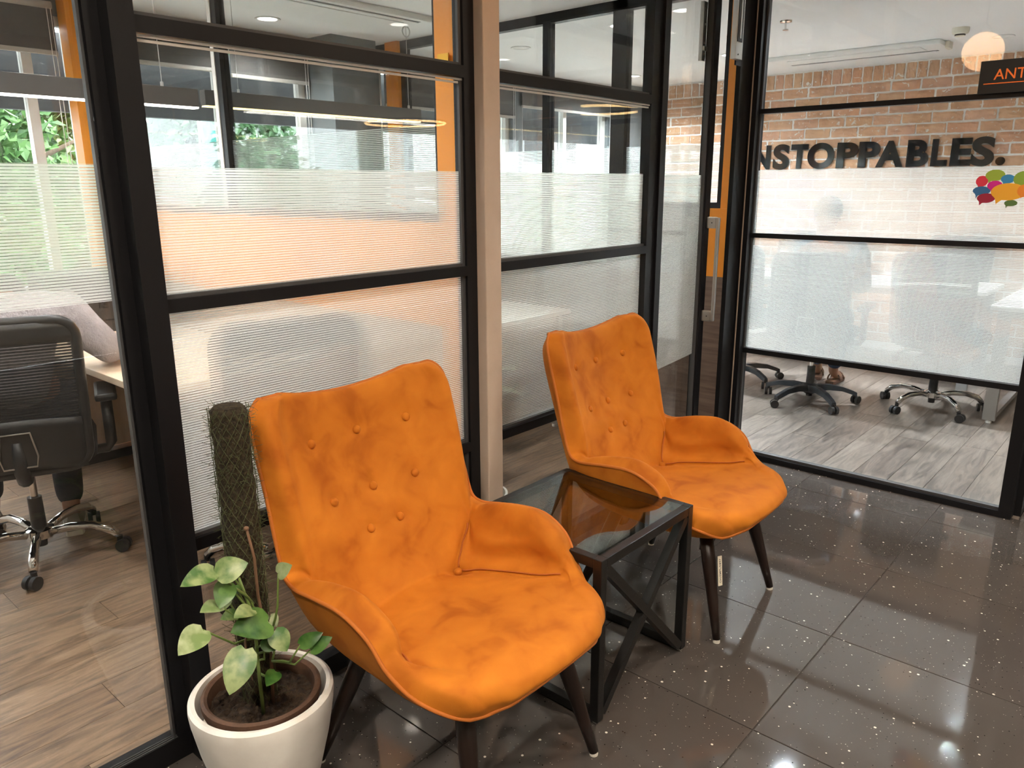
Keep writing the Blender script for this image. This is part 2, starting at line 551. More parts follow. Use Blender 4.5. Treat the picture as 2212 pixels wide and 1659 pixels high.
def thing(name, label, cat, loc=(0, 0, 0), rz=0, group=None):
    o = bpy.data.objects.new(name, None)
    o.empty_display_size = 0.1
    C.objects.link(o)
    o.location = loc
    o.rotation_euler = (0, 0, rz)
    return tag(o, label, cat, group)

def struct(name, label, loc=(0, 0, 0)):
    o = bpy.data.objects.new(name, None)
    o.empty_display_size = 0.1
    C.objects.link(o)
    o.location = loc
    return tag(o, label, None, None, 'structure')

def copy_tree(o, parent=None):
    c = o.copy()
    C.objects.link(c)
    c.parent = parent
    for ch in o.children:
        copy_tree(ch, c)
    return c

def box_part(name, m, parent, *a, **k):
    return MB().box(*a, **k).build(name, m, parent)

def lamp(name, kind, loc, energy, col, parent=None, size=0.1, rot=(0, 0, 0), spot=None, blend=0.6):
    d = bpy.data.lights.new(name, kind)
    d.energy = energy
    d.color = col
    if kind == 'AREA':
        d.shape = 'DISK'
        d.size = size
    elif kind in ('POINT', 'SPOT'):
        d.shadow_soft_size = size
        if spot:
            d.spot_size = math.radians(spot)
            d.spot_blend = blend
    o = bpy.data.objects.new(name, d)
    C.objects.link(o)
    o.location = loc
    o.rotation_euler = rot
    if parent:
        o.parent = parent
    return o

ZC = 2.44        # office ceilings
YA = 1.782       # lobby face of the long glass partition
XB = 3.829       # lobby face of the meeting room partition
YW = 4.84        # window wall
XK = 7.33        # brick wall

# ------------------------------------------------------------------ floors
fl = struct('floor_lobby', 'dark speckled stone tile floor of the lobby')
box_part('floor_base', 'grout', fl, -3.2, 3.86, -3.6, 1.83, -0.06, -0.003)
box_part('floor_base', 'grout', fl, 3.86, 7.45, -3.6, 0.40, -0.06, -0.003)
J = 0.0016
cache = {}
def tile(x0, x1, y0, y1):
    key = (round(x1 - x0, 3), round(y1 - y0, 3))
    if key not in cache:
        a, b = key[0] / 2 - J, key[1] / 2 - J
        me_o = MB().box(-a, a, -b, b, -0.012, 0.0, 0.0012).build('tile', 'tile', fl)
        cache[key] = me_o.data
        o = me_o
    else:
        o = bpy.data.objects.new('tile', cache[key])
        C.objects.link(o)
        o.parent = fl
    o.location = ((x0 + x1) / 2, (y0 + y1) / 2, 0)
xs = [1.789 + 0.6 * k for k in range(-8, 10)]
ys = [0.702 + 0.6 * k for k in range(-7, 2)] + [1.83]
for i in range(len(xs) - 1):
    for j in range(len(ys) - 1):
        x0, x1, y0, y1 = xs[i], xs[i + 1], ys[j], ys[j + 1]
        if x0 < 3.86 < x1:
            tile(x0, 3.86, y0, y1)
            if y1 <= 0.42:
                tile(3.86, x1, y0, min(y1, 0.40))
            elif y0 < 0.40:
                tile(3.86, x1, y0, 0.40)
        elif x1 <= 3.86:
            tile(x0, x1, y0, y1)
        elif y0 < 0.40:
            tile(x0, x1, y0, min(y1, 0.40))

def planks(name, label, x0, x1, y0, y1, yline, seed, pitch=0.1665, L=1.22, joints=None, pm='plank'):
    f = struct(name, label)
    box_part('floor_base', 'grout', f, x0, x1, y0, y1, -0.06, -0.003)
    rnd = random.Random(seed)
    k = math.floor((y0 - yline) / pitch)
    pc = {}
    while yline + k * pitch < y1 - 1e-4:
        a, b = max(y0, yline + k * pitch), min(y1, yline + (k + 1) * pitch)
        off = rnd.uniform(0, L)
        if joints and k in joints:
            off = (joints[k] - x0) % L
        cuts = [x0] + [x0 + off + L * q for q in range(-1, 12) if x0 + 0.02 < x0 + off + L * q < x1 - 0.02] + [x1]
        for p, q in zip(cuts[:-1], cuts[1:]):
            key = (round(q - p, 3), round(b - a, 3))
            if key not in pc:
                o = MB().box(-key[0] / 2 + 0.0007, key[0] / 2 - 0.0007, -key[1] / 2 + 0.0008, key[1] / 2 - 0.0008, -0.010, 0.0, 0.0008).build('plank', pm, f)
                pc[key] = o.data
            else:
                o = bpy.data.objects.new('plank', pc[key])
                C.objects.link(o)
                o.parent = f
            o.location = ((p + q) / 2, (a + b) / 2, 0)
        k += 1
    return f
planks('floor_office', 'brown wood plank floor of the office behind the long glass partition', -2.2, 3.86, 1.83, YW + 0.05, 1.943, 3, joints={6: 0.669, 4: 0.878})
planks('floor_meeting_room', 'brown wood plank floor of the brick walled room, daylight greying in its colour', 3.86, XK + 0.05, 0.40, YW + 0.05, 1.154, 5, pm='plank_daylit')

# ------------------------------------------------------------------ ceilings and plain walls
c1 = tag(MB().box(-2.2, XK + 0.1, 0.40, YW + 0.1, ZC, ZC + 0.08).build('ceiling_offices', 'ceil'), 'white plaster ceiling over the glazed rooms', kind='structure')
# notch: the lobby has a ceiling of its own
c1.data.clear_geometry()
mb = MB().box(-2.2, 3.86, 1.80, YW + 0.1, ZC, ZC + 0.08)
mb.box(3.86, XK + 0.1, 0.40, YW + 0.1, ZC, ZC + 0.08)
c1.data.from_pydata(mb.v, [], mb.f)
tag(MB().box(-3.2, 3.87, -3.6, 1.81, 2.62, 2.70).build('ceiling_lobby', 'ceil'), 'pale lobby ceiling above the armchairs', kind='structure')
tag(MB().box(3.87, 7.5, -3.6, 0.39, 2.62, 2.70).build('ceiling_corridor', 'ceil'), 'pale corridor ceiling beside the meeting room', kind='structure')
tag(MB().box(-3.3, -3.2, -3.6, 1.9, 0, 2.7).build('wall_west', 'warmwall'), 'warm beige lobby wall', kind='structure')
tag(MB().box(-3.3, 7.5, -3.7, -3.6, 0, 2.7).build('wall_south', 'warmwall'), 'warm beige lobby wall facing the partition', kind='structure')
tag(MB().box(7.43, 7.53, -3.6, 0.40, 0, 2.7).build('wall_corridor_end', 'warmwall'), 'warm beige wall closing the corridor', kind='structure')
tag(MB().box(-2.3, -2.2, 1.78, YW + 0.1, 0, 2.5).build('wall_office_end', 'white'), 'white end wall of the office', kind='structure')
tag(MB().box(-3.2, -1.42, 1.78, 1.86, 0, 2.70).build('wall_lobby_end', 'warmwall'), 'warm beige wall closing the lobby beside the glass partition', kind='structure')
tag(MB().box(-1.42, 3.87, 1.80, 1.86, ZC, 2.70).build('trim_1', 'black'), 'black header above the long glass partition', kind='structure')
tag(MB().box(XB, 3.90, 0.40, 1.80, ZC, 2.70).build('trim_2', 'black'), 'black header above the meeting room partition', kind='structure')

# ------------------------------------------------------------------ long glass partition (lobby / office)
WA = struct('wall_left', 'long black framed glass partition with frosted striped film')
Y0, Y1 = YA, YA + 0.046
G0, G1 = YA + 0.020, YA + 0.028
BARS = ((0.557, 0.590), (1.166, 1.198), (1.776, 1.811))
def bayA(x0, x1, film, bars=True, foot=0.062, filmz=None):
    box_part('rail', 'black', WA, x0, x1, Y0, Y1, 0.0, foot)
    box_part('rail', 'black', WA, x0, x1, Y0, Y1, 2.385, ZC)
    zs = [foot]
    if bars:
        for a, b in BARS:
            box_part('rail', 'black', WA, x0, x1, Y0, Y1, a, b)
            box_part('glazing_bead', 'gasket', WA, x0, x1, Y0 + 0.012, Y1 - 0.006, b, b + 0.009)
            zs += [a, b]
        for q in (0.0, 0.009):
            box_part('glazing_bead', 'rail', WA, x0, x1, Y0 + 0.008 + q * 0.6, Y0 + 0.012 + q * 0.6, 1.768 - q, 1.774 - q)  # pale strips put the light caught under the top bar into colour
    zs.append(2.385)
    for a, b in zip(zs[::2], zs[1::2]):
        box_part('glass_pane', 'glass', WA, x0, x1, G0, G1, a, b)
    for a, b in film:
        m = MB().add([(x0, G1 + 0.0006, a), (x1, G1 + 0.0006, a), (x1, G1 + 0.0006, b), (x0, G1 + 0.0006, b)], [(0, 1, 2, 3)])
        m.build('frosted_film', 'film', WA)
# bays from the far end of the lobby towards the door
bayA(-1.42, -0.42, [(1.206, 1.502)], False, 0.066)
box_part('post', 'black', WA, -0.42, -0.37, 1.735, 1.86, 0, ZC)
bayA(-0.37, 0.700, [(1.206, 1.502)], False, 0.066)
box_part('stile', 'black', WA, 0.700, 0.731, Y0, Y1, 0, ZC)
for k in range(3):
    box_part('glazing_bead', 'gasket', WA, 0.690 + 0.0035 * k, 0.6922 + 0.0035 * k, Y0 + 0.004 + 0.004 * k, G0, 0.066, 2.385)
    box_part('glazing_bead', 'gasket', WA, -0.37, 0.700, Y0 + 0.003 + 0.005 * k, Y0 + 0.006 + 0.005 * k, 0.066, 0.068 + 0.002 * k)
box_part('post', 'black', WA, 0.731, 0.784, 1.735, 1.86, 0, ZC)
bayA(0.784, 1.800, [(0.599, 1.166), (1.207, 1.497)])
box_part('stile', 'black', WA, 1.800, 1.846, Y0, Y1, 0, ZC)
box_part('glazing_bead', 'gasket', WA, 1.788, 1.800, Y0 + 0.010, G0, 0.062, 2.385)
box_part('stile', 'black', WA, 1.922, 1.944, Y0 - 0.01, Y1, 0, ZC)
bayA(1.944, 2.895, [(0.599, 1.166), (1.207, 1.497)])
box_part('stile', 'black', WA, 2.895, 2.960, Y0, Y1, 0, ZC)
box_part('post', 'black', WA, 2.960, 3.003, Y0 - 0.012, Y1 + 0.01, 0, ZC)
box_part('post', 'black', WA, 3.675, 3.790, YA - 0.005, 1.800, 0, ZC)
box_part('rail', 'black', WA, 3.003, 3.675, Y0, Y1, 2.385, ZC)
pil = tag(MB().box(1.846, 1.922, 1.742, 1.87, 0, 2.62, 0.004).build('trim_3', 'pillar'), 'beige painted concrete pillar between two glass bays', kind='structure')

# glass door, pushed slightly inwards
dr = struct('door_1', 'narrow black framed glass door with steel pull handle, slightly ajar', (3.006, YA + 0.012, 0))
dr.rotation_euler = (0, 0, math.radians(7.0))
DW = 0.628
box_part('stile', 'black', dr, 0, 0.030, 0, 0.042, 0.012, 2.375)
box_part('stile', 'black', dr, DW - 0.066, DW, 0, 0.042, 0.012, 2.375)
box_part('rail', 'black', dr, 0.030, DW - 0.066, 0, 0.042, 2.32, 2.375)
box_part('rail', 'black', dr, 0.030, DW - 0.066, 0, 0.042, 0.012, 0.09)
box_part('glazing_bead', 'gasket', dr, DW - 0.072, DW - 0.066, 0.010, 0.034, 0.09, 2.32)
box_part('glass_pane', 'glass', dr, 0.030, DW - 0.066, 0.018, 0.026, 0.09, 2.32)
MB().add([(0.030, 0.0266, 0.60), (DW - 0.066, 0.0266, 0.60), (DW - 0.066, 0.0266, 1.497), (0.030, 0.0266, 1.497)], [(0, 1, 2, 3)]).build('frosted_film', 'film', dr)
hx = DW - 0.030
hm = MB()
for z in (1.268, 0.798):
    hm.box(hx - 0.013, hx + 0.013, -0.052, 0.0, z - 0.028, z + 0.028, 0.006)
hm.box(hx - 0.013, hx + 0.013, -0.066, -0.050, 0.772, 1.294, 0.006)
hd = hm.build('pull_handle', 'steel', dr)
hd['label'] = 'brushed steel pull handle'
for z in (1.268, 0.798):
    MB().tube([(hx - 0.0135, -0.03, z), (hx - 0.015, -0.03, z)], 0.003, 10).build('screw', 'plastic', hd)
am = MB().box(DW - 0.108, DW - 0.066, 0.043, 0.062, 2.02, 2.28, 0.002).build('lock_bracket', 'alum', dr)
for z in (2.05, 2.10, 2.18, 2.25):
    MB().tube([(DW - 0.088, 0.044, z), (DW - 0.088, 0.038, z)], 0.005, 10).build('bolt', 'steel', am)
MB().box(DW - 0.105, DW - 0.07, 0.034, 0.048, 2.065, 2.085, 0.002).build('lock_tongue', 'alum', am)

lk = thing('magnetic_lock', 'silver magnetic door lock fixed high on the black door jamb', 'lock', (3.60, YA - 0.002, 2.02))
MB().box(-0.036, 0.036, -0.026, 0.0, 0.0, 0.29, 0.002).build('housing', 'alum', lk)
MB().box(-0.026, 0.022, -0.0285, -0.026, 0.075, 0.275).build('magnet_face', 'plastic', lk)
MB().box(-0.008, 0.006, -0.0305, -0.0285, 0.09, 0.26).build('core_strip', 'alum', lk)
for z in (0.02, 0.282):
    MB().tube([(-0.01, -0.0262, z), (-0.01, -0.0285, z)], 0.0035, 10).build('screw', 'plastic', lk)
box_part('mounting_plate', 'black', lk, 0.02, 0.078, -0.004, 0.004, -0.02, 0.31)

rd = thing('access_reader', 'black fingerprint reader with red light on the corner post', 'card reader', (XB - 0.002, 1.766, 1.035))
MB().box(-0.030, 0.0, -0.022, 0.030, 0.0, 0.165, 0.006).build('housing', 'plastic', rd)
MB().box(-0.032, -0.030, -0.015, 0.020, 0.10, 0.15).build('screen', 'acrylic', rd)
MB().box(-0.032, -0.030, -0.010, 0.012, 0.045, 0.085).build('sensor_window', 'emblem', rd)
MB().tube([(-0.030, 0.0, 0.026), (-0.033, 0.0, 0.026)], 0.007, 14).build('key_lock', 'steel', rd)
MB().tube([(-0.030, -0.015, 0.157), (-0.0325, -0.015, 0.157)], 0.0022, 10).build('status_light', 'led', rd)

# ------------------------------------------------------------------ meeting room partition facing the lobby
WB = struct('wall_right', 'black framed glass wall of the meeting room with frosted film')
X0, X1 = XB, XB + 0.046
def bayB(y0, y1, film):
    zs = [0.030]
    box_part('rail', 'black', WB, X0, X1, y0, y1, 0, 0.030)
    box_part('glazing_bead', 'gasket', WB, X0 + 0.012, X1 - 0.004, y0, y1, 0.030, 0.042)
    for a, b in ((0.583, 0.609), (1.187, 1.210), (1.790, 1.813)):
        box_part('rail', 'black', WB, X0, X1, y0, y1, a, b)
        zs += [a, b]
    zs.append(2.39)
    box_part('rail', 'black', WB, X0, X1, y0, y1, 2.39, ZC)
    for a, b in zip(zs[::2], zs[1::2]):
        box_part('glass_pane', 'glass', WB, X0 + 0.020, X0 + 0.028, y0, y1, a, b)
    for a, b in film:
        MB().add([(X0 + 0.0286, y0, a), (X0 + 0.0286, y1, a), (X0 + 0.0286, y1, b), (X0 + 0.0286, y0, b)], [(0, 1, 2, 3)]).build('frosted_film', 'film', WB)
bayB(0.478, 1.736, [(0.609, 1.187), (1.210, 1.521)])
box_part('post', 'black', WB, XB, 3.90, 0.427, 0.478, 0, ZC)
box_part('post', 'black', WB, 3.790, 3.885, 1.736, 1.845, 0, ZC)
box_part('glazing_bead', 'gasket', WB, X0 + 0.004, X0 + 0.020, 1.728, 1.736, 0.04, 2.39)
box_part('cover_strip', 'pillar', WB, 3.7885, 3.7900, 1.760, 1.766, 0.0, ZC)

# side partition of the meeting room, towards the corridor
WC = struct('wall_corridor', 'black framed glass wall between meeting room and corridor')
for a in (3.90, 5.04, 6.18):
    box_part('post', 'black', WC, a - 0.02 if a > 4 else a, a + 0.02, 0.400, 0.446, 0, ZC)
    box_part('rail', 'black', WC, a + 0.02, a + 1.12, 0.400, 0.446, 0, 0.03)
    box_part('rail', 'black', WC, a + 0.02, a + 1.12, 0.400, 0.446, 1.187, 1.21)
    box_part('rail', 'black', WC, a + 0.02, a + 1.12, 0.400, 0.446, 2.39, ZC)
    box_part('glass_pane', 'glass', WC, a + 0.02, a + 1.12, 0.418, 0.426, 0.03, 1.187)
    box_part('glass_pane', 'glass', WC, a + 0.02, a + 1.12, 0.418, 0.426, 1.21, 2.39)
tag(MB().box(3.87, 7.5, 0.39, 0.45, ZC, 2.70).build('trim_4', 'black'), 'black header above the corridor glass', kind='structure')

# ------------------------------------------------------------------ inner partitions at right angles to the lobby partition
# first divider, behind the concrete pillar
D1 = struct('wall_divider', 'office divider with wood panel, orange band and filmed glass above')
xa, xb = 1.855, 1.915
box_part('orange_post', 'orange', D1, xa - 0.01, xb + 0.01, 1.870, 1.958, 0, ZC)
box_part('panel', 'deskv', D1, xa, xb, 1.958, YW - 0.02, 0, 0.97)
box_part('orange_band', 'orange', D1, xa - 0.004, xb + 0.004, 1.958, YW - 0.02, 0.97, 1.33)
box_part('rail', 'black', D1, xa + 0.008, xb - 0.008, 1.958, YW - 0.02, 1.33, 1.36)
box_part('rail', 'black', D1, xa + 0.008, xb - 0.008, 1.958, YW - 0.02, 2.395, ZC)
box_part('stile', 'black', D1, xa + 0.008, xb - 0.008, 1.958, 1.985, 1.36, 2.395)
box_part('stile', 'black', D1, xa + 0.008, xb - 0.008, 3.345, 3.400, 1.36, 2.395)
box_part('stile', 'black', D1, xa + 0.008, xb - 0.008, 4.70, 4.73, 1.36, 2.395)
box_part('glazing_bead', 'sash', D1, xa + 0.004, xa + 0.008, 3.385, 3.412, 1.36, 2.395)
for a, b in ((1.985, 3.345), (3.400, 4.70)):
    box_part('glass_pane', 'glass', D1, 1.881, 1.889, a, b, 1.36, 2.395)
    MB().add([(1.8896, a, 1.36), (1.8896, b, 1.36), (1.8896, b, 1.655), (1.8896, a, 1.655)], [(0, 1, 2, 3)]).build('frosted_film', 'film2', D1)
box_part('orange_post', 'orange', D1, 1.77, 1.915, 4.73, YW - 0.003, 0, ZC)
st = tag(MB().box(1.835, 1.8385, 1.885, 1.935, 1.808, 1.862).build('sticky_note', mat('yellow_note', (0.86, 0.48, 0.02), 0.6)), 'yellow sticky note on the orange post beside the pillar', 'note')

# second divider, in line with the meeting room front
D2 = struct('wall_divider_back', 'divider between office and meeting room with wood panel and filmed glass')
xa, xb = 3.86, 3.92
box_part('panel', 'wood', D2, xa - 0.012, xb, 1.872, 2.55, 0, 0.97)
box_part('orange_band', 'orange', D2, xa - 0.012, xb, 1.872, 2.02, 0.97, 1.33)
box_part('panel', 'greypaint', D2, xa, xb, 2.02, 2.55, 0.97, 1.33)
box_part('panel', 'greypaint', D2, xa, xb, 2.64, YW - 0.02, 0, 0.97)
box_part('orange_post', 'orange', D2, xa, xb, 1.888, 1.930, 1.33, ZC)
box_part('stile', 'black', D2, xa, xb - 0.01, 1.930, 1.952, 1.33, ZC)
box_part('rail', 'black', D2, xa, xb - 0.01, 1.952, 2.55, 1.33, 1.36)
box_part('post', 'black', D2, xa, xb, 2.55, 2.645, 0, ZC)
box_part('rail', 'black', D2, xa, xb - 0.01, 2.645, YW - 0.02, 0.97, 1.00)
for a, b in ((3.095, 3.150), (4.40, 4.45)):
    box_part('stile', 'black', D2, xa, xb - 0.01, a, b, 1.0, 2.385)
box_part('rail', 'black', D2, xa, xb - 0.01, 1.952, YW - 0.02, 2.385, ZC)
box_part('orange_post', 'orange', D2, xa - 0.03, xb, 4.45, 4.58, 0, ZC)
for a, b, z in ((1.952, 2.55, 1.36), (2.645, 3.095, 1.0), (3.150, 4.40, 1.0), (4.58, YW - 0.02, 1.0)):
    box_part('glass_pane', 'glass', D2, 3.882, 3.890, a, b, z, 2.385)
    MB().add([(3.8906, a, z), (3.8906, b, z), (3.8906, b, 1.662), (3.8906, a, 1.662)], [(0, 1, 2, 3)]).build('frosted_film', 'film2', D2)

# ------------------------------------------------------------------ brick wall with lettering
WK = struct('wall_brick', 'pale mortared brick wall at the end of the meeting room')
box_part('mortar_backing', 'mortar', WK, XK, XK + 0.12, 0.2, YW + 0.1, 0, ZC + 0.02)
def brick_mesh(seed, L, Hh):
    rnd = random.Random(seed)
    v, f = [], []
    nx, nz = 7, 4
    for k, dd in enumerate((0.0, 1.0)):
        pass
    grid = []
    for j in range(nz + 1):
        for i in range(nx + 1):
            y = (i / nx - 0.5) * L
            z = (j / nz - 0.5) * Hh
            edge = i in (0, nx) or j in (0, nz)
            jit = 0.0026
            y += rnd.uniform(-jit, jit)
            z += rnd.uniform(-jit, jit)
            d = 0.010 + rnd.uniform(-0.0018, 0.0018) - (0.004 if edge else 0)
            grid.append((-d, y, z))
    v = grid[:]
    idx = lambda i, j: j * (nx + 1) + i
    for j in range(nz):
        for i in range(nx):
            f.append((idx(i, j), idx(i, j + 1), idx(i + 1, j + 1), idx(i + 1, j)))
    ring = [idx(i, 0) for i in range(nx + 1)] + [idx(nx, j) for j in range(1, nz + 1)] + [idx(i, nz) for i in range(nx - 1, -1, -1)] + [idx(0, j) for j in range(nz - 1, 0, -1)]
    n0 = len(v)
    v += [(0.004, v[q][1], v[q][2]) for q in ring]
    for a in range(len(ring)):
        b = (a + 1) % len(ring)
        f.append((ring[a], ring[b], n0 + b, n0 + a))
    me = bpy.data.meshes.new('brick')
    me.from_pydata(v, [], f)
    me.materials.append(M['brick'])
    return me, v, f
BV = [brick_mesh(k, 0.2190, 0.0750) for k in range(8)]
SV = [brick_mesh(40 + k, 0.0740, 0.1200) for k in range(5)]
rnd = random.Random(21)
nb = 0
low = MB()
for cidx in range(0, 26):
    z = 2.2965 - 0.0895 * (cidx + 0.5)
    if z < 0.03:
        break
    off = 3.104 if cidx % 2 == 0 else 3.104 - 0.117
    k = -16
    while True:
        y = off - 0.234 * (k + 0.5) + rnd.uniform(-0.004, 0.004)
        k += 1
        if y < 0.40:
            break
        if y > YW - 0.05:
            continue
        if z > 1.36 and nb < 215:
            o = bpy.data.objects.new('brick', BV[rnd.randrange(8)][0])
            C.objects.link(o)
            o.parent = WK
            o.location = (XK, y, z)
            nb += 1
        else:
            _, v, f = BV[rnd.randrange(8)]
            low.add([(XK + p[0], y + p[1], z + p[2]) for p in v], f)
k = -20
while True:
    y = 3.102 - 0.0864 * (k + 0.5)
    k += 1
    if y < 0.42:
        break
    if y > YW - 0.02:
        continue
    o = bpy.data.objects.new('brick', SV[rnd.randrange(5)][0])
    C.objects.link(o)
    o.parent = WK
    o.location = (XK, y, 2.366)
lo = low.build('brick_courses', 'brick', WK)
lo['kind'] = 'stuff'

LT = thing('wall_lettering', 'glossy black raised letters reading UNSTOPPABLES. on the brick wall', 'lettering', (XK - 0.012, 0, 0))
def letter(ch, ya, yb, z0, z1):
    cu = bpy.data.curves.new('t', 'FONT')
    cu.body = ch
    cu.extrude = 0.02
    cu.offset = 0.045
    cu.resolution_u = 6
    t = bpy.data.objects.new('t', cu)
    C.objects.link(t)
    dg = bpy.context.evaluated_depsgraph_get()
    me = bpy.data.meshes.new_from_object(t.evaluated_get(dg))
    bpy.data.objects.remove(t)
    xs_ = [v.co.x for v in me.vertices]
    ys_ = [v.co.y for v in me.vertices]
    a, b, c, d = min(xs_), max(xs_), min(ys_), max(ys_)
    for v in me.vertices:
        u = (v.co.x - a) / (b - a)
        q = (v.co.y - c) / (d - c)
        e = v.co.z / 0.02
        v.co = (-0.010 - 0.010 * e, ya + (yb - ya) * u, z0 + (z1 - z0) * q)
    me.materials.clear()
    me.materials.append(M['acrylic'])
    me.name = 'letter'
    o = bpy.data.objects.new('letter', me)
    C.objects.link(o)
    o.parent = LT
    return o
for ch, ya, yb in (('U', 3.55, 3.375), ('N', 3.345, 3.170), ('S', 3.143, 2.988), ('T', 2.975, 2.817), ('O', 2.818, 2.578), ('P', 2.556, 2.373), ('P', 2.368, 2.190),
                   ('A', 2.218, 1.998), ('B', 1.973, 1.804), ('L', 1.784, 1.660), ('E', 1.640, 1.490), ('S', 1.492, 1.327)):
    ov = 0.006 if ch in 'SO' else 0
    letter(ch, ya, yb, 1.590 - ov, 1.808 + ov)
fixn(MB().tube([(-0.020, 1.281, 1.622), (0, 1.281, 1.622)], 0.033, 32).build('letter', 'acrylic', LT))

# ------------------------------------------------------------------ window wall
WW = struct('wall_window', 'painted window wall of the offices')
ZS, ZT = 0.86, 2.36
box_part('sill_wall', 'white', WW, -2.2, XK + 0.1, YW, YW + 0.14, 0, ZS)
box_part('lintel', 'greypaint', WW, -2.2, XK + 0.1, YW, YW + 0.14, ZT, ZC + 0.03)
WIN = [(-1.9, -0.25), (-0.10, 1.852), (2.02, 3.34), (3.98, 5.50), (5.64, 7.02)]
edges = [-2.2] + [q for a in WIN for q in a] + [XK + 0.1]
for a, b in zip(edges[::2], edges[1::2]):
    box_part('pier', 'greypaint', WW, a, b, YW, YW + 0.14, ZS, ZT)
tag(MB().box(3.36, 3.74, 4.57, YW - 0.003, 0, ZC).build('trim_5', 'greypaint'), 'grey painted column against the window wall', kind='structure')
tag(MB().box(7.05, XK - 0.012, 4.62, YW - 0.003, 0, ZC).build('trim_6', 'greypaint'), 'grey painted corner column by the brick wall', kind='structure')
for n, (a, b) in enumerate(WIN):
    wn = struct('window_%d' % (n + 1), 'white framed office window onto the trees')
    yf0, yf1 = YW + 0.05, YW + 0.10
    box_part('frame', 'sash', wn, a, b, yf0, yf1, ZS, ZS + 0.05)
    box_part('frame', 'sash', wn, a, b, yf0, yf1, ZT - 0.05, ZT)
    mids = [a + 0.025, b - 0.025]
    k = 2 if b - a > 1.3 else 1
    if n == 1:
        mids.insert(1, 1.600); mids.insert(1, 0.72)
    elif n == 2:
        mids.insert(1, 2.70)
    else:
        mids.insert(1, (a + b) / 2)
    for x in mids:
        box_part('frame', 'sash', wn, x - 0.025, x + 0.025, yf0 - 0.01, yf1, ZS + 0.05, ZT - 0.05)
    for x, y in zip(mids[:-1], mids[1:]):
        box_part('window_pane', 'glass', wn, x + 0.025, y - 0.025, yf0 + 0.02, yf0 + 0.026, ZS + 0.05, ZT - 0.05)
BL = [(-1.88, -0.27, 2.14, 'second roller blind from the white end wall'), (-0.08, 0.78, 2.15, 'half lowered charcoal roller blind over the desk window'),
      (0.82, 1.735, 2.145, 'charcoal roller blind beside the orange window post'), (2.04, 2.70, 2.15, 'charcoal roller blind behind the long white pendant'),
      (2.75, 3.33, 2.13, 'charcoal roller blind beside the grey column'), (4.00, 5.50, 2.035, 'low charcoal roller blind in the meeting room'),
      (5.60, 7.02, 2.135, 'charcoal roller blind nearest the brick wall')]
for a, b, z, lab in BL:
    t = thing('roller_blind', lab, 'blind', ((a + b) / 2, YW - 0.035, z), group='charcoal roller blinds')
    h = (b - a) / 2
    MB().box(-h, h, 0.0, 0.002, 0.022, 2.40 - z).build('fabric', 'blind', t)
    MB().box(-h, h, -0.008, 0.010, 0.0, 0.024, 0.004).build('bottom_rail', 'rail', t)
    MB().tube([(-h, 0.012, 2.395 - z), (h, 0.012, 2.395 - z)], 0.022, 14).build('roller', 'rail', t, True)
    MB().tube([(h - 0.012, -0.012, 2.38 - z), (h - 0.012, -0.014, 2.38 - z - 0.8), (h - 0.022, -0.014, 2.38 - z - 0.82), (h - 0.032, -0.014, 2.38 - z - 0.8), (h - 0.032, -0.012, 2.38 - z)], 0.0022, 6).build('chain', 'plasticw', t)

# ------------------------------------------------------------------ outdoors
tag(MB().box(-14, 24, YW + 0.15, 40, -3.9, -3.8).build('ground', 'bounce_paving'), 'unseen yard below the windows, paved pale to bounce light indoors', kind='structure')  # unseen ground, made pale to throw light up onto the ceilings
tag(MB().box(-2.4, XK + 0.3, YW + 0.30, YW + 0.36, 1.885, 2.32).build('trim_7', 'fascia'), 'grey fascia board outside the windows', kind='structure')
bd = thing('building', 'pale rendered building outside the meeting room window', 'building', (13.6, 11.0, -3.8))
box_part('wall', 'facade', bd, -1.0, 1.3, 0, 2.5, 0, 7.2)
box_part('roof_slab', 'fascia', bd, -1.1, 1.4, -0.1, 2.6, 7.2, 7.4)
for x in (-0.8, 0.4):
    for z in (4.3, 5.7):
        wd = box_part('window', 'fascia', bd, x, x + 0.7, -0.03, 0.02, z, z + 0.8)
        box_part('pane', 'acrylic', wd, x + 0.05, x + 0.65, -0.035, -0.03, z + 0.05, z + 0.75)
tp = thing('tarpaulin_sheet', 'teal green tarpaulin hanging between the trees', 'tarpaulin', (3.30, 6.3, -3.8))
ms = MB()
NXT, NZT = 8, 6
vv = [(0.16 * (i / NXT), 0.02 * math.sin(i * 1.7), 4.9 + 0.92 * (j / NZT) - 0.10 * (i / NXT) * (j / NZT)) for j in range(NZT + 1) for i in range(NXT + 1)]
ms.add(vv, [(j * (NXT + 1) + i, j * (NXT + 1) + i + 1, (j + 1) * (NXT + 1) + i + 1, (j + 1) * (NXT + 1) + i) for j in range(NZT) for i in range(NXT)])
o = ms.build('sheet', 'teal', tp, True)
sd = o.modifiers.new('thick', 'SOLIDIFY'); sd.thickness = 0.01
MB().tube([(-0.02, 0, 0), (-0.02, 0, 5.86)], 0.02, 8).build('pole', 'steel', tp)

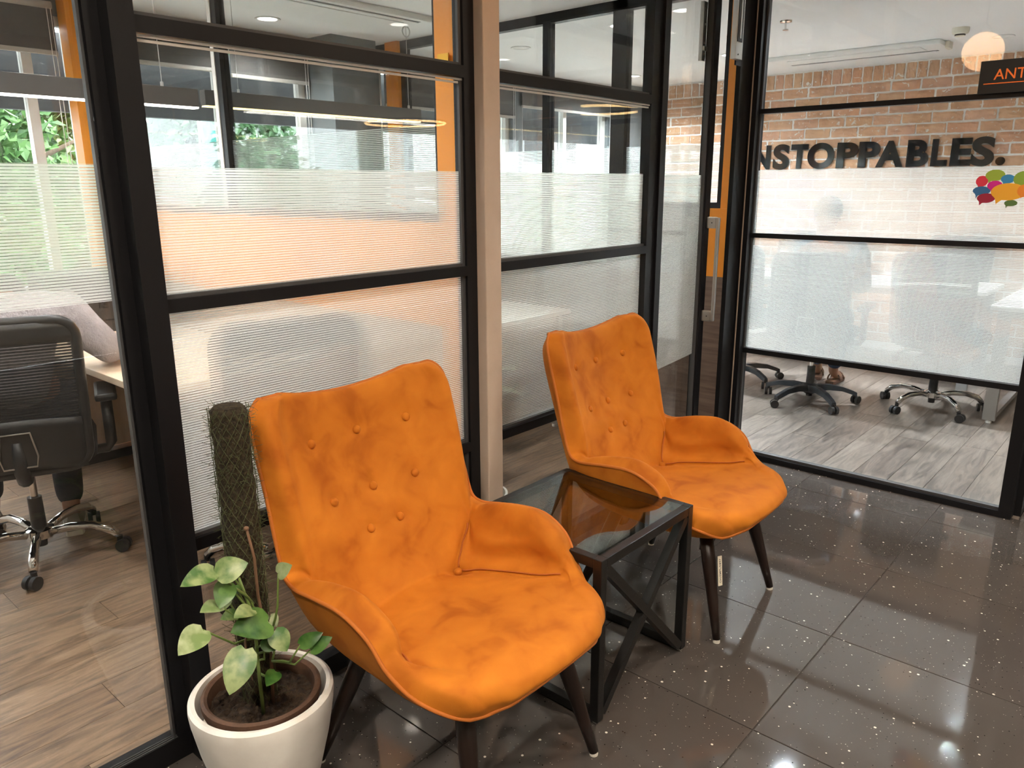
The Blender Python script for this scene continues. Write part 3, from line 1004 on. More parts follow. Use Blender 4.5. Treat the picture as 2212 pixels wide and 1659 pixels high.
def tree(loc, hgt, rx, rz, n, m, label, seed, leaf=0.15):
    rnd = random.Random(seed)
    t = thing('tree', label, 'tree', loc, group='trees outside the windows')
    ctr = hgt - rz
    mb = MB()
    mb.tube([(0, 0, 0), (0.08, 0.03, hgt * 0.3), (-0.05, 0.06, hgt * 0.6), (0.0, 0, hgt * 0.85)], [0.16, 0.13, 0.09, 0.03], 10)
    for k in range(7):
        a = k * 2.4
        z = hgt * (0.4 + 0.05 * k)
        mb.tube([(0, 0.03, z), (math.cos(a) * rx * 0.4, math.sin(a) * rx * 0.4, z + 0.5), (math.cos(a) * rx * 0.75, math.sin(a) * rx * 0.75, z + 0.8)], [0.06, 0.04, 0.012], 6)
    mb.build('trunk', 'bark', t, True)
    fo = MB()
    v, f = [], []
    cl = [(Vector((rnd.gauss(0, 1), rnd.gauss(0, 1), rnd.gauss(0, 1))).normalized() * rnd.uniform(0.05, 0.62), rnd.uniform(.26, .38)) for _ in range(40)]
    for k in range(n):
        cc, cr = cl[rnd.randrange(40)]
        d = Vector((rnd.gauss(0, 1), rnd.gauss(0, 1), rnd.gauss(0, 1))).normalized() * cr * rnd.uniform(0.5, 1.0) ** 0.5
        p = cc + d
        p = Vector((p.x * rx, p.y * rx, p.z * rz + ctr))
        ax = Vector((rnd.gauss(0, 1), rnd.gauss(0, 1), rnd.gauss(-0.5, 0.6))).normalized()
        sd_ = ax.orthogonal().normalized()
        sd_.rotate(Matrix.Rotation(rnd.uniform(0, 6.28), 3, ax))
        L = leaf * rnd.uniform(0.7, 1.3)
        W = L * 0.30
        nz = ax.cross(sd_)
        b = len(v)
        v += [p, p + ax * L * 0.45 + sd_ * W + nz * W * 0.3, p + ax * L, p + ax * L * 0.45 - sd_ * W + nz * W * 0.3]
        f += [(b, b + 1, b + 2), (b, b + 2, b + 3)]
    fo.add(v, f)
    q = fo.build('foliage', m, t)
    q['kind'] = 'stuff'
    return t
GZ = -3.8
tree((1.75, 8.3, GZ), 7.5, 1.7, 2.7, 42000, 'treeA', 'mid green leafy tree outside the window above the desk', 1, 0.115)
tree((4.7, 13.2, GZ), 8.0, 1.75, 2.8, 22000, 'treeC', 'yellow green tree outside beside the orange window post', 2)
tree((5.2, 9.7, GZ), 8.2, 1.55, 2.6, 34000, 'treeB', 'dark green broad leaved tree outside behind the first divider', 3)
tree((8.3, 14.6, GZ), 7.3, 1.5, 2.4, 20000, 'treeC', 'pale green tree outside beside the teal tarpaulin', 4)
tree((11.6, 18.0, GZ), 7.0, 2.4, 2.3, 22000, 'treeB', 'distant blue green tree outside beyond the grey column', 5, 0.2)
tree((9.1, 8.2, GZ), 5.9, 1.0, 2.2, 9000, 'treeA', 'small tree in front of the pale building outside', 6, 0.10)
tree((9.7, 6.3, GZ), 6.2, 0.55, 2.4, 6000, 'treeC', 'climbing yellow green shrub close outside the meeting room window', 7, 0.10)
tree((-2.6, 10.5, GZ), 7.0, 1.7, 2.6, 14000, 'treeB', 'dark tree outside beyond the white end wall', 8)

# ------------------------------------------------------------------ ceiling fittings
def downlight(x, y, z, label, watts, col, lit=True, r=0.058, group='recessed ceiling downlights', spot=150):
    t = thing('ceiling_downlight', label, 'downlight', (x, y, z), group=group)
    MB().lathe([(r, 0.0), (r + 0.016, 0.0), (r + 0.018, -0.003), (r + 0.014, -0.006), (r, -0.005)], n=36, closed=True).build('trim_ring', 'plasticw', t, True)
    MB().lathe([(1e-6, -0.002), (r, -0.002), (r, 0.0), (1e-6, 0.0)], n=36).build('diffuser', 'dl' if lit else 'dlo', t)
    if lit:
        lamp('downlight_lamp', 'SPOT', (0, 0, -0.012), watts, col, t, 0.05, spot=spot, blend=0.8)
    return t
ROOM = [(2.82, 4.455, 'lit downlight in the office ceiling above the grey column', True), (6.513, 4.22, 'lit downlight near the brick wall window', True),
        (4.641, 3.996, 'unlit round downlight over the far meeting room', False), (6.58, 1.25, 'unlit round downlight beside the ceiling air conditioner', False),
        (5.3, 2.6, 'added hidden downlight over the middle of the meeting room chairs', True), (5.6, 0.74, 'added unseen downlight over the corridor end meeting table', True), (4.45, 1.5, 'added unseen downlight over the meeting room chairs', True), (4.45, 3.0, 'added hidden downlight behind the second divider', True), (6.0, 3.0, 'added hidden downlight over the long meeting table', True),  # lamps out of sight, added to brighten the meeting room
        (2.9, 2.9, 'added unseen downlight inside the office behind the glass door', True), (0.2, 2.5, 'added unseen downlight over the office aisle', True), (1.25, 2.5, 'added unseen downlight over the spare office chair', True),  # unseen lamps, added for more light in the office
        (0.3, 4.0, 'added unseen downlight over the seated office worker', True), (1.35, 3.9, 'added unseen downlight over the oak desk', True)]  # these two are unseen as well, added for light on the desk side
for x, y, lab, lit in ROOM:
    downlight(x, y, ZC, lab, ROOM_W if x < 3.86 else ROOM_W * (1.5 if x < 4.6 else 5.0), NEUT if x < 3.86 else COOL, lit)
LOB = [(-0.35, 0.25, 'added lobby downlight brightening the pothos pot from the front'), (0.25, 0.75, 'lobby downlight in front of the potted pothos'), (1.45, 0.10, 'lobby downlight in front of the first armchair'), (2.7, 0.35, 'lobby downlight in front of the second armchair'),  # first lamp is added to light the pot and near armchair frontally
       (0.2, -1.0, 'lobby downlight behind the viewer'), (2.0, -1.2, 'lobby downlight by the facing wall'), (3.3, -0.35, 'lobby downlight by the corridor mouth')]
for x, y, lab in LOB:
    downlight(x, y, 2.62, lab, LOBBY_W * (4.5 if x < 0 else 1.8 if x < 0.5 else 0.8) if y > 0 else LOBBY_W * (4.5 if x < 0.5 else 3.2), WARM, True, group='lobby downlights', spot=165)

gl = thing('globe_pendant', 'warm opal globe pendant hanging over the side table', 'pendant lamp', (1.80, 1.22, 2.26))
MB().sphere((0, 0, 0), 0.118, (1, 1, 0.97), 20).build('globe_shade', 'globe', gl, True)
MB().lathe([(0.03, 0.105), (0.034, 0.13), (0.02, 0.15), (0.006, 0.16)], n=20).build('cap', 'steel', gl, True)
MB().tube([(0, 0, 0.155), (0, 0, 0.36)], 0.003, 6).build('cord', 'plastic', gl)

def ring_pendant(loc, R, label, ztop):
    t = thing('ring_pendant', label, 'pendant lamp', loc, group='corridor ring pendants')
    MB().tube([(R * math.cos(2 * PI * k / 48), R * math.sin(2 * PI * k / 48), 0) for k in range(48)], 0.012, 8, closed=True).build('ring_diffuser', 'ringglow', t, True)
    MB().tube([(R * math.cos(2 * PI * k / 48), R * math.sin(2 * PI * k / 48), 0.016) for k in range(48)], 0.012, 8, closed=True).build('ring_housing', 'black', t, True)
    for k in range(3):
        a = 2 * PI * k / 3 + 0.4
        MB().tube([(R * math.cos(a), R * math.sin(a), 0.02), (0, 0, ztop - loc[2])], 0.0015, 5).build('suspension_cable', 'alum', t)
    return t
ring_pendant((5.93, -0.60, 2.10), 0.42, 'glowing ring pendant in the corridor beside the meeting room', 2.62)
ring_pendant((5.73, -2.95, 2.10), 0.42, 'glowing ring pendant by the far corridor wall', 2.62)

def pendant(x0, x1, y, z, label, m, cables, col, watts):
    t = thing('linear_pendant', label, 'pendant light', ((x0 + x1) / 2, y, z), group='linear pendant lights')
    h = (x1 - x0) / 2
    MB().box(-h, h, -0.026, 0.026, 0.006, 0.080, 0.002).build('housing', mat('pendant_housing', (0.10, 0.095, 0.09), 0.5), t)
    MB().box(-h + 0.004, h - 0.004, -0.024, 0.024, 0.0, 0.006).build('diffuser', m, t)
    for k, cx in enumerate(cables):
        MB().tube([(cx - (x0 + x1) / 2, 0, 0.08), (cx - (x0 + x1) / 2, 0, ZC - z)], 0.0016, 6).build('suspension_cable', 'alum', t)
        MB().tube([(cx - (x0 + x1) / 2, 0, 0.079), (cx - (x0 + x1) / 2, 0, 0.10)], 0.007, 8).build('cable_grip', 'alum', t)
    return t
pendant(0.20, 1.765, 3.40, 1.785, 'bright white linear pendant over the oak desk', 'stripW', (0.5, 1.62), NEUT, 20)
p2 = pendant(2.05, 3.50, 3.88, 1.845, 'warm yellow linear pendant behind the first divider', 'stripY', (2.25, 3.42), WARM, 10)
MB().tube([(0.645 + 0.03 * math.cos(a), 0.0, 0.53 + 0.03 * math.sin(a)) for a in [2 * PI * k / 18 for k in range(18)]], 0.004, 6, closed=True).build('cable_coil', 'alum', p2)

def cassette(loc, L, W, rz, label):
    t = thing('ceiling_air_conditioner', label, 'air conditioner', loc, rz)
    MB().box(-L / 2, L / 2, -W / 2, W / 2, -0.035, 0.0, 0.012).build('panel', 'plasticw', t)
    MB().box(-L / 2 + 0.08, L / 2 - 0.08, -W / 2 + 0.035, -W / 2 + 0.075, -0.0362, -0.034).build('air_slot', 'gasket', t)
    MB().box(-L / 2 + 0.09, L / 2 - 0.09, -W / 2 + 0.045, -W / 2 + 0.068, -0.042, -0.037, 0.001).build('louvre', 'plasticw', t)
    MB().box(-L / 2 + 0.14, L / 2 - 0.14, -W / 2 + 0.12, W / 2 - 0.05, -0.040, -0.035, 0.004).build('intake_grille', 'plasticw', t)
    MB().box(-L / 2 - 0.03, -L / 2, -0.05, 0.05, -0.05, 0.0, 0.006).build('end_cap', 'cream', t)
    return t
cassette((2.75, 3.92, ZC), 1.45, 0.48, 0.0, 'white ceiling air conditioner with long slots in the office')
cassette((6.55, 2.22, ZC), 1.26, 0.36, PI / 2, 'white ceiling air conditioner near the brick wall')

sm = thing('smoke_detector', 'cream round smoke detector on the meeting room ceiling', 'smoke detector', (6.044, 1.395, ZC))
MB().lathe([(0.052, 0), (0.052, -0.022), (0.047, -0.036), (0.036, -0.04)], n=32).build('body', 'cream', sm, 'auto')
MB().lathe([(0.032, -0.040), (0.032, -0.048)], n=24).build('sensor_gap', 'plastic', sm)
MB().lathe([(0.030, -0.048), (0.030, -0.053), (0.012, -0.056)], n=24).build('cap', 'cream', sm, 'auto')
sp = thing('sprinkler_head', 'small chrome sprinkler hanging from the meeting room ceiling', 'sprinkler', (5.042, 2.155, ZC))
MB().lathe([(0.038, 0), (0.036, -0.008), (0.012, -0.012)], n=28).build('rose', 'chrome', sp, 'auto')
MB().tube([(0, 0, -0.008), (0, 0, -0.05)], 0.006, 10).build('stem', 'chrome', sp)
MB().lathe([(1e-6, -0.05), (0.018, -0.05), (0.018, -0.054), (1e-6, -0.054)], n=20).build('deflector', 'chrome', sp)

# ------------------------------------------------------------------ sign and film decal on the meeting room glass
sg = thing('hanging_sign', 'black sign board with orange letters ANT above the glass rail', 'sign', (XB - 0.012, 0.787, 1.809))
MB().box(-0.006, 0.006, -0.36, 0.0, 0.0, 0.127).build('board', 'signblack', sg)
def flat_text(body, parent, m, w_, h_, org, ux, uy, depth=0.001, bold=0.0, name='lettering', shear=0.0):
    cu = bpy.data.curves.new('t', 'FONT')
    cu.body = body
    cu.offset = bold
    cu.extrude = 0.02
    cu.resolution_u = 5
    t = bpy.data.objects.new('t', cu)
    C.objects.link(t)
    dg = bpy.context.evaluated_depsgraph_get()
    me = bpy.data.meshes.new_from_object(t.evaluated_get(dg))
    bpy.data.objects.remove(t)
    X_ = [v.co.x for v in me.vertices]; Y_ = [v.co.y for v in me.vertices]
    a, b, c, d = min(X_), max(X_), min(Y_), max(Y_)
    o_, ux, uy = Vector(org), Vector(ux), Vector(uy)
    nz = ux.cross(uy)
    for v in me.vertices:
        p, q, e = (v.co.x - a) / (b - a) * w_, (v.co.y - c) / (d - c) * h_, v.co.z / 0.02
        v.co = o_ + ux * (p + shear * q) + uy * q + nz * (depth * (0.5 + 0.5 * e))
    me.materials.clear()
    me.materials.append(M[m])
    me.name = name
    o = bpy.data.objects.new(name, me)
    C.objects.link(o)
    o.parent = parent
    return o
flat_text('ANT', sg, 'signorange', 0.112, 0.040, (-0.006, -0.052, 0.052), (0, -1, 0), (0, 0, 1), 0.0012, 0.004)
MB().box(-0.0072, -0.006, -0.33, -0.018, 0.036, 0.0395).build('underline', 'signorange', sg)

dcl = thing('bubble_decal', 'cluster of coloured speech bubble stickers on the frosted glass', 'sticker', (XB + 0.0175, 0, 0))
def px2(zx, zy):
    """sticker artwork measured on the glass plane: picture units -> (y, z) on the pane"""
    return (0.7590 - (zx - 1140) * 0.000170, 1.507 - (zy - 400) * 0.000170)
BUB = [('red', (0.62, 0.03, 0.06), 1310, 670, 135, 130, 1225, 900), ('green', (0.28, 0.38, 0.04), 1580, 530, 212, 135, 1440, 770), ('blue', (0.03, 0.22, 0.45), 1860, 620, 150, 105, 1760, 810),
       ('leaf green', (0.22, 0.34, 0.04), 2180, 620, 205, 180, 2065, 850), ('navy', (0.03, 0.13, 0.30), 1330, 900, 195, 105, 1215, 1110), ('magenta', (0.55, 0.01, 0.22), 1600, 775, 165, 115, 1540, 960),
       ('dark red', (0.30, 0.012, 0.04), 1450, 1080, 200, 115, 1310, 1300), ('dark green', (0.08, 0.15, 0.04), 1995, 1195, 140, 75, 1900, 1325), ('yellow', (0.74, 0.36, 0.025), 1905, 925, 370, 205, 1670, 1290), ('amber', (0.70, 0.22, 0.02), 2240, 900, 150, 150, 2180, 1080)]
for k, (nm, col, cx_, cy_, rx, ry, tx, ty) in enumerate(BUB):
    poly = []
    ta = math.atan2(ty - cy_, tx - cx_)
    for q in range(40):
        a = 2 * PI * q / 40
        d = (a - ta + PI) % (2 * PI) - PI
        r = 1.0
        x_, y_ = cx_ + rx * math.cos(a), cy_ + ry * math.sin(a)
        ww = max(0.0, 1 - abs(d) / 0.30) ** 1.8
        x_ = x_ + (tx - x_) * ww
        y_ = y_ + (ty - y_) * ww
        poly.append(px2(x_, y_))
    poly = [(p[0], p[1]) for p in poly]
    o = MB().prism(poly, (0, 0, 0), (0, 1, 0), (0, 0, 1), -0.0004 - 0.00012 * k, -0.0003 - 0.00012 * k).build('bubble', mat('sticker_' + nm.replace(' ', '_'), col, 0.5), dcl)
    fixn(o)

# ------------------------------------------------------------------ orange wing armchairs
def cr(p0, p1, p2, p3, t):
    t2, t3 = t * t, t * t * t
    return 0.5 * ((2 * p1) + (p2 - p0) * t + (2 * p0 - 5 * p1 + 4 * p2 - p3) * t2 + (3 * p1 - p0 - 3 * p2 + p3) * t3)
def evalgrid(G, u, v):
    R, Q = len(G), len(G[0])
    i = min(int(math.floor(u)), R - 2)
    j = min(int(math.floor(v)), Q - 2)
    i, j = max(i, 0), max(j, 0)
    def row(r):
        r = min(max(r, 0), R - 1)
        g = G[r]
        a = g[j - 1] if j > 0 else g[0] * 2 - g[1]
        d = g[j + 2] if j + 2 < Q else g[Q - 1] * 2 - g[Q - 2]
        return cr(a, g[j], g[j + 1], d, v - j)
    b, c = row(i), row(i + 1)
    a = row(i - 1) if i > 0 else b * 2 - c
    d = row(i + 2) if i + 2 < R else c * 2 - b
    return cr(a, b, c, d, u - i)

#        C(y,z)          K(x,y,z)              E(x,y,z)              P(x,y,z)              OC(y,z)        arm
ST = [((-0.055, 0.392), (0.150, -0.046, 0.387), (0.208, -0.020, 0.378), (0.232, -0.002, 0.374), (-0.055, 0.392), 0),
      ((-0.073, 0.413), (0.158, -0.058, 0.410), (0.234, -0.018, 0.402), (0.257, 0.016, 0.384), (-0.020, 0.366), 0),
      ((-0.058, 0.438), (0.166, -0.044, 0.436), (0.254, 0.003, 0.428), (0.280, 0.040, 0.398), (0.025, 0.350), 0),
      ((-0.012, 0.453), (0.180, -0.006, 0.450), (0.272, 0.038, 0.442), (0.299, 0.074, 0.413), (0.075, 0.338), 0),
      ((0.070, 0.452), (0.205, 0.070, 0.450), (0.288, 0.090, 0.456), (0.315, 0.110, 0.436), (0.130, 0.331), 0),
      ((0.160, 0.445), (0.256, 0.132, 0.457), (0.298, 0.138, 0.492), (0.331, 0.150, 0.478), (0.190, 0.328), 0),
      ((0.235, 0.437), (0.234, 0.200, 0.442), (0.294, 0.188, 0.556), (0.340, 0.190, 0.532), (0.250, 0.328), 1),
      ((0.305, 0.430), (0.211, 0.290, 0.428), (0.297, 0.270, 0.590), (0.346, 0.268, 0.566), (0.310, 0.330), 1),
      ((0.375, 0.424), (0.186, 0.370, 0.417), (0.296, 0.360, 0.583), (0.344, 0.362, 0.562), (0.380, 0.334), 1),
      ((0.440, 0.430), (0.160, 0.428, 0.409), (0.292, 0.435, 0.564), (0.337, 0.442, 0.549), (0.450, 0.345), 1),
      ((0.480, 0.472), (0.202, 0.458, 0.458), (0.288, 0.474, 0.550), (0.328, 0.492, 0.544), (0.515, 0.370), 1),
      ((0.512, 0.538), (0.246, 0.478, 0.515), (0.287, 0.494, 0.563), (0.322, 0.528, 0.561), (0.568, 0.430), 0),
      ((0.545, 0.610), (0.222, 0.512, 0.608), (0.288, 0.506, 0.628), (0.320, 0.552, 0.630), (0.612, 0.530), 0),
      ((0.598, 0.720), (0.222, 0.558, 0.720), (0.290, 0.530, 0.738), (0.317, 0.584, 0.745), (0.668, 0.690), 0),
      ((0.636, 0.820), (0.222, 0.594, 0.826), (0.292, 0.560, 0.845), (0.318, 0.614, 0.855), (0.706, 0.810), 0),
      ((0.655, 0.895), (0.222, 0.616, 0.905), (0.288, 0.582, 0.915), (0.313, 0.634, 0.924), (0.718, 0.880), 0),
      ((0.674, 0.926), (0.205, 0.642, 0.956), (0.260, 0.612, 0.958), (0.282, 0.650, 0.956), (0.712, 0.915), 0),
      ((0.702, 0.922), (0.200, 0.680, 0.951), (0.243, 0.668, 0.953), (0.258, 0.672, 0.951), (0.702, 0.922), 0)]
def build_chair_grids():
    inner, outer = [], []
    NR = len(ST)
    for r, (c, k, e, p, oc, arm) in enumerate(ST):
        c = Vector((0, *c)); k = Vector(k); e = Vector(e); p = Vector(p); oc = Vector((0, *oc))
        def lerpq(f):
            q = c.lerp(k, f * f)
            q.x = k.x * f
            return q
        a1, a2 = lerpq(0.35), lerpq(0.7)
        if arm:
            b2 = e + Vector((-0.030, 0.0, -0.032))
            b1 = k.lerp(b2, 0.45) + Vector((0.016, 0, -0.004))
        else:
            b1, b2 = k.lerp(e, 0.36), k.lerp(e, 0.70)
            if 11 <= r <= 16:
                b2.y -= 0.003
                e = e + Vector((0.003, 0.011, 0))
            if 1 <= r <= 4:
                b1.z += 0.004; b2.z += 0.006
        half = [c, a1, a2, k, b1, b2, e, p]
        mir = [Vector((-q.x, q.y, q.z)) for q in half[:0:-1]]
        inner.append(mir + half)
        oh = []
        if r in (0, NR - 1):
            # shares the border with the inner surface
            oh = [p, e, k.lerp(e, 0.35), a2, a1, c]
        else:
            for xf, g in ((1.0, 0.0), (0.935, 0.33), (0.845, 0.66), (0.69, 0.92), (0.38, 1.0), (0.0, 1.0)):
                oh.append(Vector((p.x * xf, p.y + (oc.y - p.y) * g, p.z + (oc.z - p.z) * g)))
        mo = [Vector((-q.x, q.y, q.z)) for q in oh[:5]]
        outer.append(mo + [oh[5]] + oh[4::-1])
    return inner, outer
IN, OUT = build_chair_grids()
BTN = [(14.0, 2.0), (14.0, 0.0), (14.0, -2.0), (12.6, 1.75), (12.6, 0.0), (12.6, -1.75), (11.65, 0.62), (11.65, -0.62), (9.0, 3.0), (9.0, -3.0)]
def surf_in(u, v):
    return evalgrid(IN, u, v + 7)
def norm_in(u, v):
    h = 0.02
    a = surf_in(min(u + h, 17), v) - surf_in(max(u - h, 0), v)
    b = surf_in(u, min(v + h, 7)) - surf_in(u, max(v - h, -7))
    n = b.cross(a)
    n = n.normalized() if n.length > 1e-9 else Vector((0, -1, 0))
    return n
BPOS = [surf_in(*b) for b in BTN]
def chair_meshes():
    SU, SVv = 8, 8
    nu, nv = 17 * SU + 1, 14 * SVv + 1
    mb = MB()
    v = []
    for i in range(nu):
        for j in range(nv):
            u, q = i / SU, j / SVv - 7
            p = surf_in(u, q)
            n = norm_in(u, q)
            d = 0.0
            if 4.6 < u < 11.4:
                ww = min(1, (u - 4.6) / 0.6, (11.4 - u) / 0.6)
                dd = (abs(q) - 3) * 0.05
                d -= 0.0055 * ww * math.exp(-(dd / 0.0065) ** 2)
            if abs(q) < 3.2:
                dd = (u - 9.0) * 0.055
                d -= 0.004 * math.exp(-(dd / 0.010) ** 2)
            if abs(q) > 3:
                # creases that run from the seam ends up over the arm
                for uu in (5.25, 10.95):
                    dd = (u - uu) * 0.055
                    d -= 0.0045 * math.exp(-(dd / 0.006) ** 2)
            if 5.6 < u < 10.2 and 3.3 < abs(q) < 5.2:
                cu_ = 4.35 - 0.55 * math.cos((u - 7.9) / 1.9 * PI / 2) if abs(u - 7.9) < 1.9 else 9
                dd = (abs(q) - cu_) * 0.045
                fade = max(0, 1 - abs(u - 7.9) / 1.9)
                d += fade * (0.010 * math.exp(-((dd - 0.014) / 0.010) ** 2) - 0.012 * math.exp(-((dd + 0.010) / 0.012) ** 2))
            for k, bp in enumerate(BPOS):
                r2_ = (p - bp).length
                if r2_ < 0.08:
                    d -= 0.010 * math.exp(-(r2_ / 0.024) ** 2)
            v.append(p + n * d)
    f = [(i * nv + j, (i + 1) * nv + j, (i + 1) * nv + j + 1, i * nv + j + 1) for i in range(nu - 1) for j in range(nv - 1)]
    mb.add(v, f)
    ob = MB()
    nu2, nv2 = 17 * 4 + 1, 10 * 4 + 1
    v = [evalgrid(OUT, i / 4, j / 4) for i in range(nu2) for j in range(nv2)]
    f = [(i * nv2 + j, i * nv2 + j + 1, (i + 1) * nv2 + j + 1, (i + 1) * nv2 + j) for i in range(nu2 - 1) for j in range(nv2 - 1)]
    ob.add(v, f)
    return mb, ob
def armchair(label, loc, rz):
    t = thing('wing_armchair', label, 'armchair', loc, rz, 'orange velvet wing armchairs')
    mb, ob = chair_meshes()
    cush = mb.build('seat_and_back_upholstery', 'velvet', t, True)
    sh = ob.build('outer_shell', 'velvet', t, True)
    loop = [surf_in(0, -7 + k * 0.25) for k in range(57)] + [surf_in(0.25 * k, 7) for k in range(1, 69)] + [surf_in(17, 7 - 0.25 * k) for k in range(1, 57)] + [surf_in(17 - 0.25 * k, -7) for k in range(1, 68)]
    MB().tube(loop, 0.0048, 8, closed=True).build('piping', 'cord', t, True)
    for s in (-1, 1):
        MB().tube([surf_in(u, 3 * s + 0.10 * s) + norm_in(u, 3 * s) * 0.0005 for u in [5.2 + 0.2 * k for k in range(19)]], 0.0022, 6).build('seam', 'seam', t, True)
        MB().tube([surf_in(u, 3 * s + 0.10 * s) + norm_in(u, 3 * s) * 0.0005 for u in [9.1 + 0.2 * k for k in range(10)]], 0.0022, 6).build('seam', 'seam', t, True)
    for u, q in BTN:
        p, n = surf_in(u, q), norm_in(u, q)
        bt = MB()
        a = n.orthogonal().normalized()
        b = n.cross(a)
        v, f = [], []
        prof = [(0.0115, -0.011), (0.0118, -0.006), (0.0105, -0.0025), (0.006, -0.0004), (0.0, 0.0003)]
        for rr, hh in prof:
            for k in range(16):
                an = 2 * PI * k / 16
                v.append(p + (a * math.cos(an) + b * math.sin(an)) * max(rr, 1e-5) + n * hh)
        for i in range(4):
            for k in range(16):
                f.append((i * 16 + k, i * 16 + (k + 1) % 16, (i + 1) * 16 + (k + 1) % 16, (i + 1) * 16 + k))
        bt.add(v, f)
        bt.build('button', 'velvet', t, True)
    for sx in (-1, 1):
        for (tp_, ft) in (((0.165, 0.085, 0.352), (0.222, -0.003, 0.010)), ((0.185, 0.405, 0.350), (0.264, 0.520, 0.010))):
            a, b = Vector((tp_[0] * sx, tp_[1], tp_[2])), Vector((ft[0] * sx, ft[1], ft[2]))
            lg = MB().tube([a, a.lerp(b, 0.3), a.lerp(b, 0.7), b], [0.0235, 0.0225, 0.0170, 0.0125], 16).build('leg', 'legwood', t, True)
            MB().lathe([(0.0115, 0.0), (0.012, 0.004), (0.0115, 0.011)], (b.x, b.y, 0), 14).build('foot_glide', 'footcap', lg)
    for y in (0.085, 0.405):
        poly = [(-0.175, 0.352), (-0.182, 0.285), (-0.150, 0.280), (-0.10, 0.305), (0, 0.318), (0.10, 0.305), (0.150, 0.280), (0.182, 0.285), (0.175, 0.352)]
        o = MB().prism(poly, (0, y, 0), (1, 0, 0), (0, 0, 1), -0.011, 0.011).build('apron', 'legwood', t)
        fixn(o)
    return t
ch1 = armchair('orange velvet wing armchair with buttons, between the potted pothos and the side table', (1.202, 0.980, 0), 0)
ch2 = copy_tree(ch1)
ch2.location = (2.330, 0.982, 0)
ch2.rotation_euler = (0, 0, math.radians(1.5))
ch2['label'] = 'orange velvet wing armchair beyond the side table, in front of the glass door'
tg = MB().box(-0.0105, 0.0105, -0.0008, 0.0008, -0.048, 0.048).build('asset_tag', 'tag', ch2)
tg.location = (-0.185, 0.0175, 0.235)
tg.rotation_euler = (math.radians(-13), math.radians(10), math.radians(-12))
flat_text('CH/EMPL/0897', tg, 'ink', 0.078, 0.008, (0.004, -0.0008, -0.039), (0, 0, 1), (-1, 0, 0), 0.0003, 0.01, 'tag_print')

# ------------------------------------------------------------------ side table
tb = thing('side_table', 'black steel cube side table with clear glass top between the armchairs', 'side table', (1.765, 1.278, 0))
HX, HY, TH, TW = 0.245, 0.245, 0.500, 0.028
for sx in (-1, 1):
    for sy in (-1, 1):
        x, y = sx * (HX - TW / 2), sy * (HY - TW / 2)
        lg = MB().box(x - TW / 2, x + TW / 2, y - TW / 2, y + TW / 2, 0.006, TH, 0.0025).build('leg', 'powder', tb)
        MB().lathe([(0.010, 0.0), (0.010, 0.006)], (x, y, 0), 12).build('foot_glide', 'footcap', lg)
for sx in (-1, 1):
    x = sx * (HX - TW / 2)
    MB().box(x - TW / 2, x + TW / 2, -HY + TW, HY - TW, TH - TW, TH, 0.002).build('top_rail', 'powder', tb)
    MB().box(x - TW / 2, x + TW / 2, -HY + TW, HY - TW, 0.006, 0.006 + TW, 0.002).build('bottom_rail', 'powder', tb)
for sy in (-1, 1):
    y = sy * (HY - TW / 2)
    MB().box(-HX + TW, HX - TW, y - TW / 2, y + TW / 2, TH - TW, TH, 0.002).build('top_rail', 'powder', tb)
    for s in (-1, 1):
        MB().bar((-s * (HX - TW * 1.1), y + 0.0008 * s, 0.022), (s * (HX - TW * 1.1), y + 0.0008 * s, TH - TW - 0.004), 0.026, 0.026, (0, 1, 0)).build('cross_brace', 'powder', tb)
MB().box(-HX + TW - 0.004, HX - TW + 0.004, -HY + TW - 0.004, HY - TW + 0.004, TH - 0.006, TH + 0.0005, 0.001).build('glass_top', 'tableglass', tb)

# ------------------------------------------------------------------ potted plants
def leaf(mbx, base, tip, W, nrm, bend=0.12, fold=0.25, nt=10):
    base, tip = Vector(base), Vector(tip)
    ax = tip - base
    L = ax.length
    ax.normalize()
    n = Vector(nrm)
    n = (n - ax * n.dot(ax)).normalized()
    s = ax.cross(n)
    v, f = [], []
    cols = (-1, -0.55, 0, 0.55, 1)
    for i in range(nt + 1):
        t = i / nt
        wd = W * 2.05 * ((t + 0.015) ** 0.42) * ((1 - t) ** 0.85) if t < 1 else 0.0
        c = base + ax * (L * t) - n * (bend * L * (t - 0.35) ** 2 * 1.6) + n * bend * L * 0.2
        for q in cols:
            back = -0.10 * L * abs(q) * max(0, 0.25 - t) * 3
            v.append(c + s * (wd * q * 0.5) + n * (abs(q) ** 1.4 * wd * 0.5 * fold) + ax * back)
    for i in range(nt):
        for j in range(4):
            a = i * 5 + j
            f.append((a, a + 1, a + 6, a + 5))
    mbx.add(v, f)
    return mbx

pp = thing('potted_pothos', 'pothos on a moss pole in a white pot beside the first armchair', 'potted plant', (0.792, 1.497, 0))
MB().lathe([(1e-5, 0.0), (0.098, 0.0), (0.108, 0.012), (0.128, 0.09), (0.150, 0.18), (0.163, 0.255), (0.166, 0.282), (0.165, 0.295), (0.158, 0.301), (0.149, 0.299), (0.147, 0.285), (0.143, 0.22), (1e-5, 0.21)], n=64).build('outer_pot', 'ceramic', pp, 'auto')
MB().lathe([(0.110, 0.215), (0.132, 0.27), (0.137, 0.288), (0.136, 0.300), (0.129, 0.304), (0.122, 0.299), (0.118, 0.270), (0.118, 0.255)], n=56).build('clay_pot', 'terracotta', pp, 'auto')
rnd = random.Random(9)
so = MB()
sv, sf = [(0, 0, 0.272)], []
NRr = 12
for i in range(1, NRr + 1):
    for k in range(40):
        a = 2 * PI * k / 40
        r = 0.120 * i / NRr
        sv.append((r * math.cos(a), r * math.sin(a), 0.272 + rnd.uniform(-0.006, 0.007) - 0.006 * (i / NRr) ** 2))
for k in range(40):
    sf.append((0, 1 + k, 1 + (k + 1) % 40))
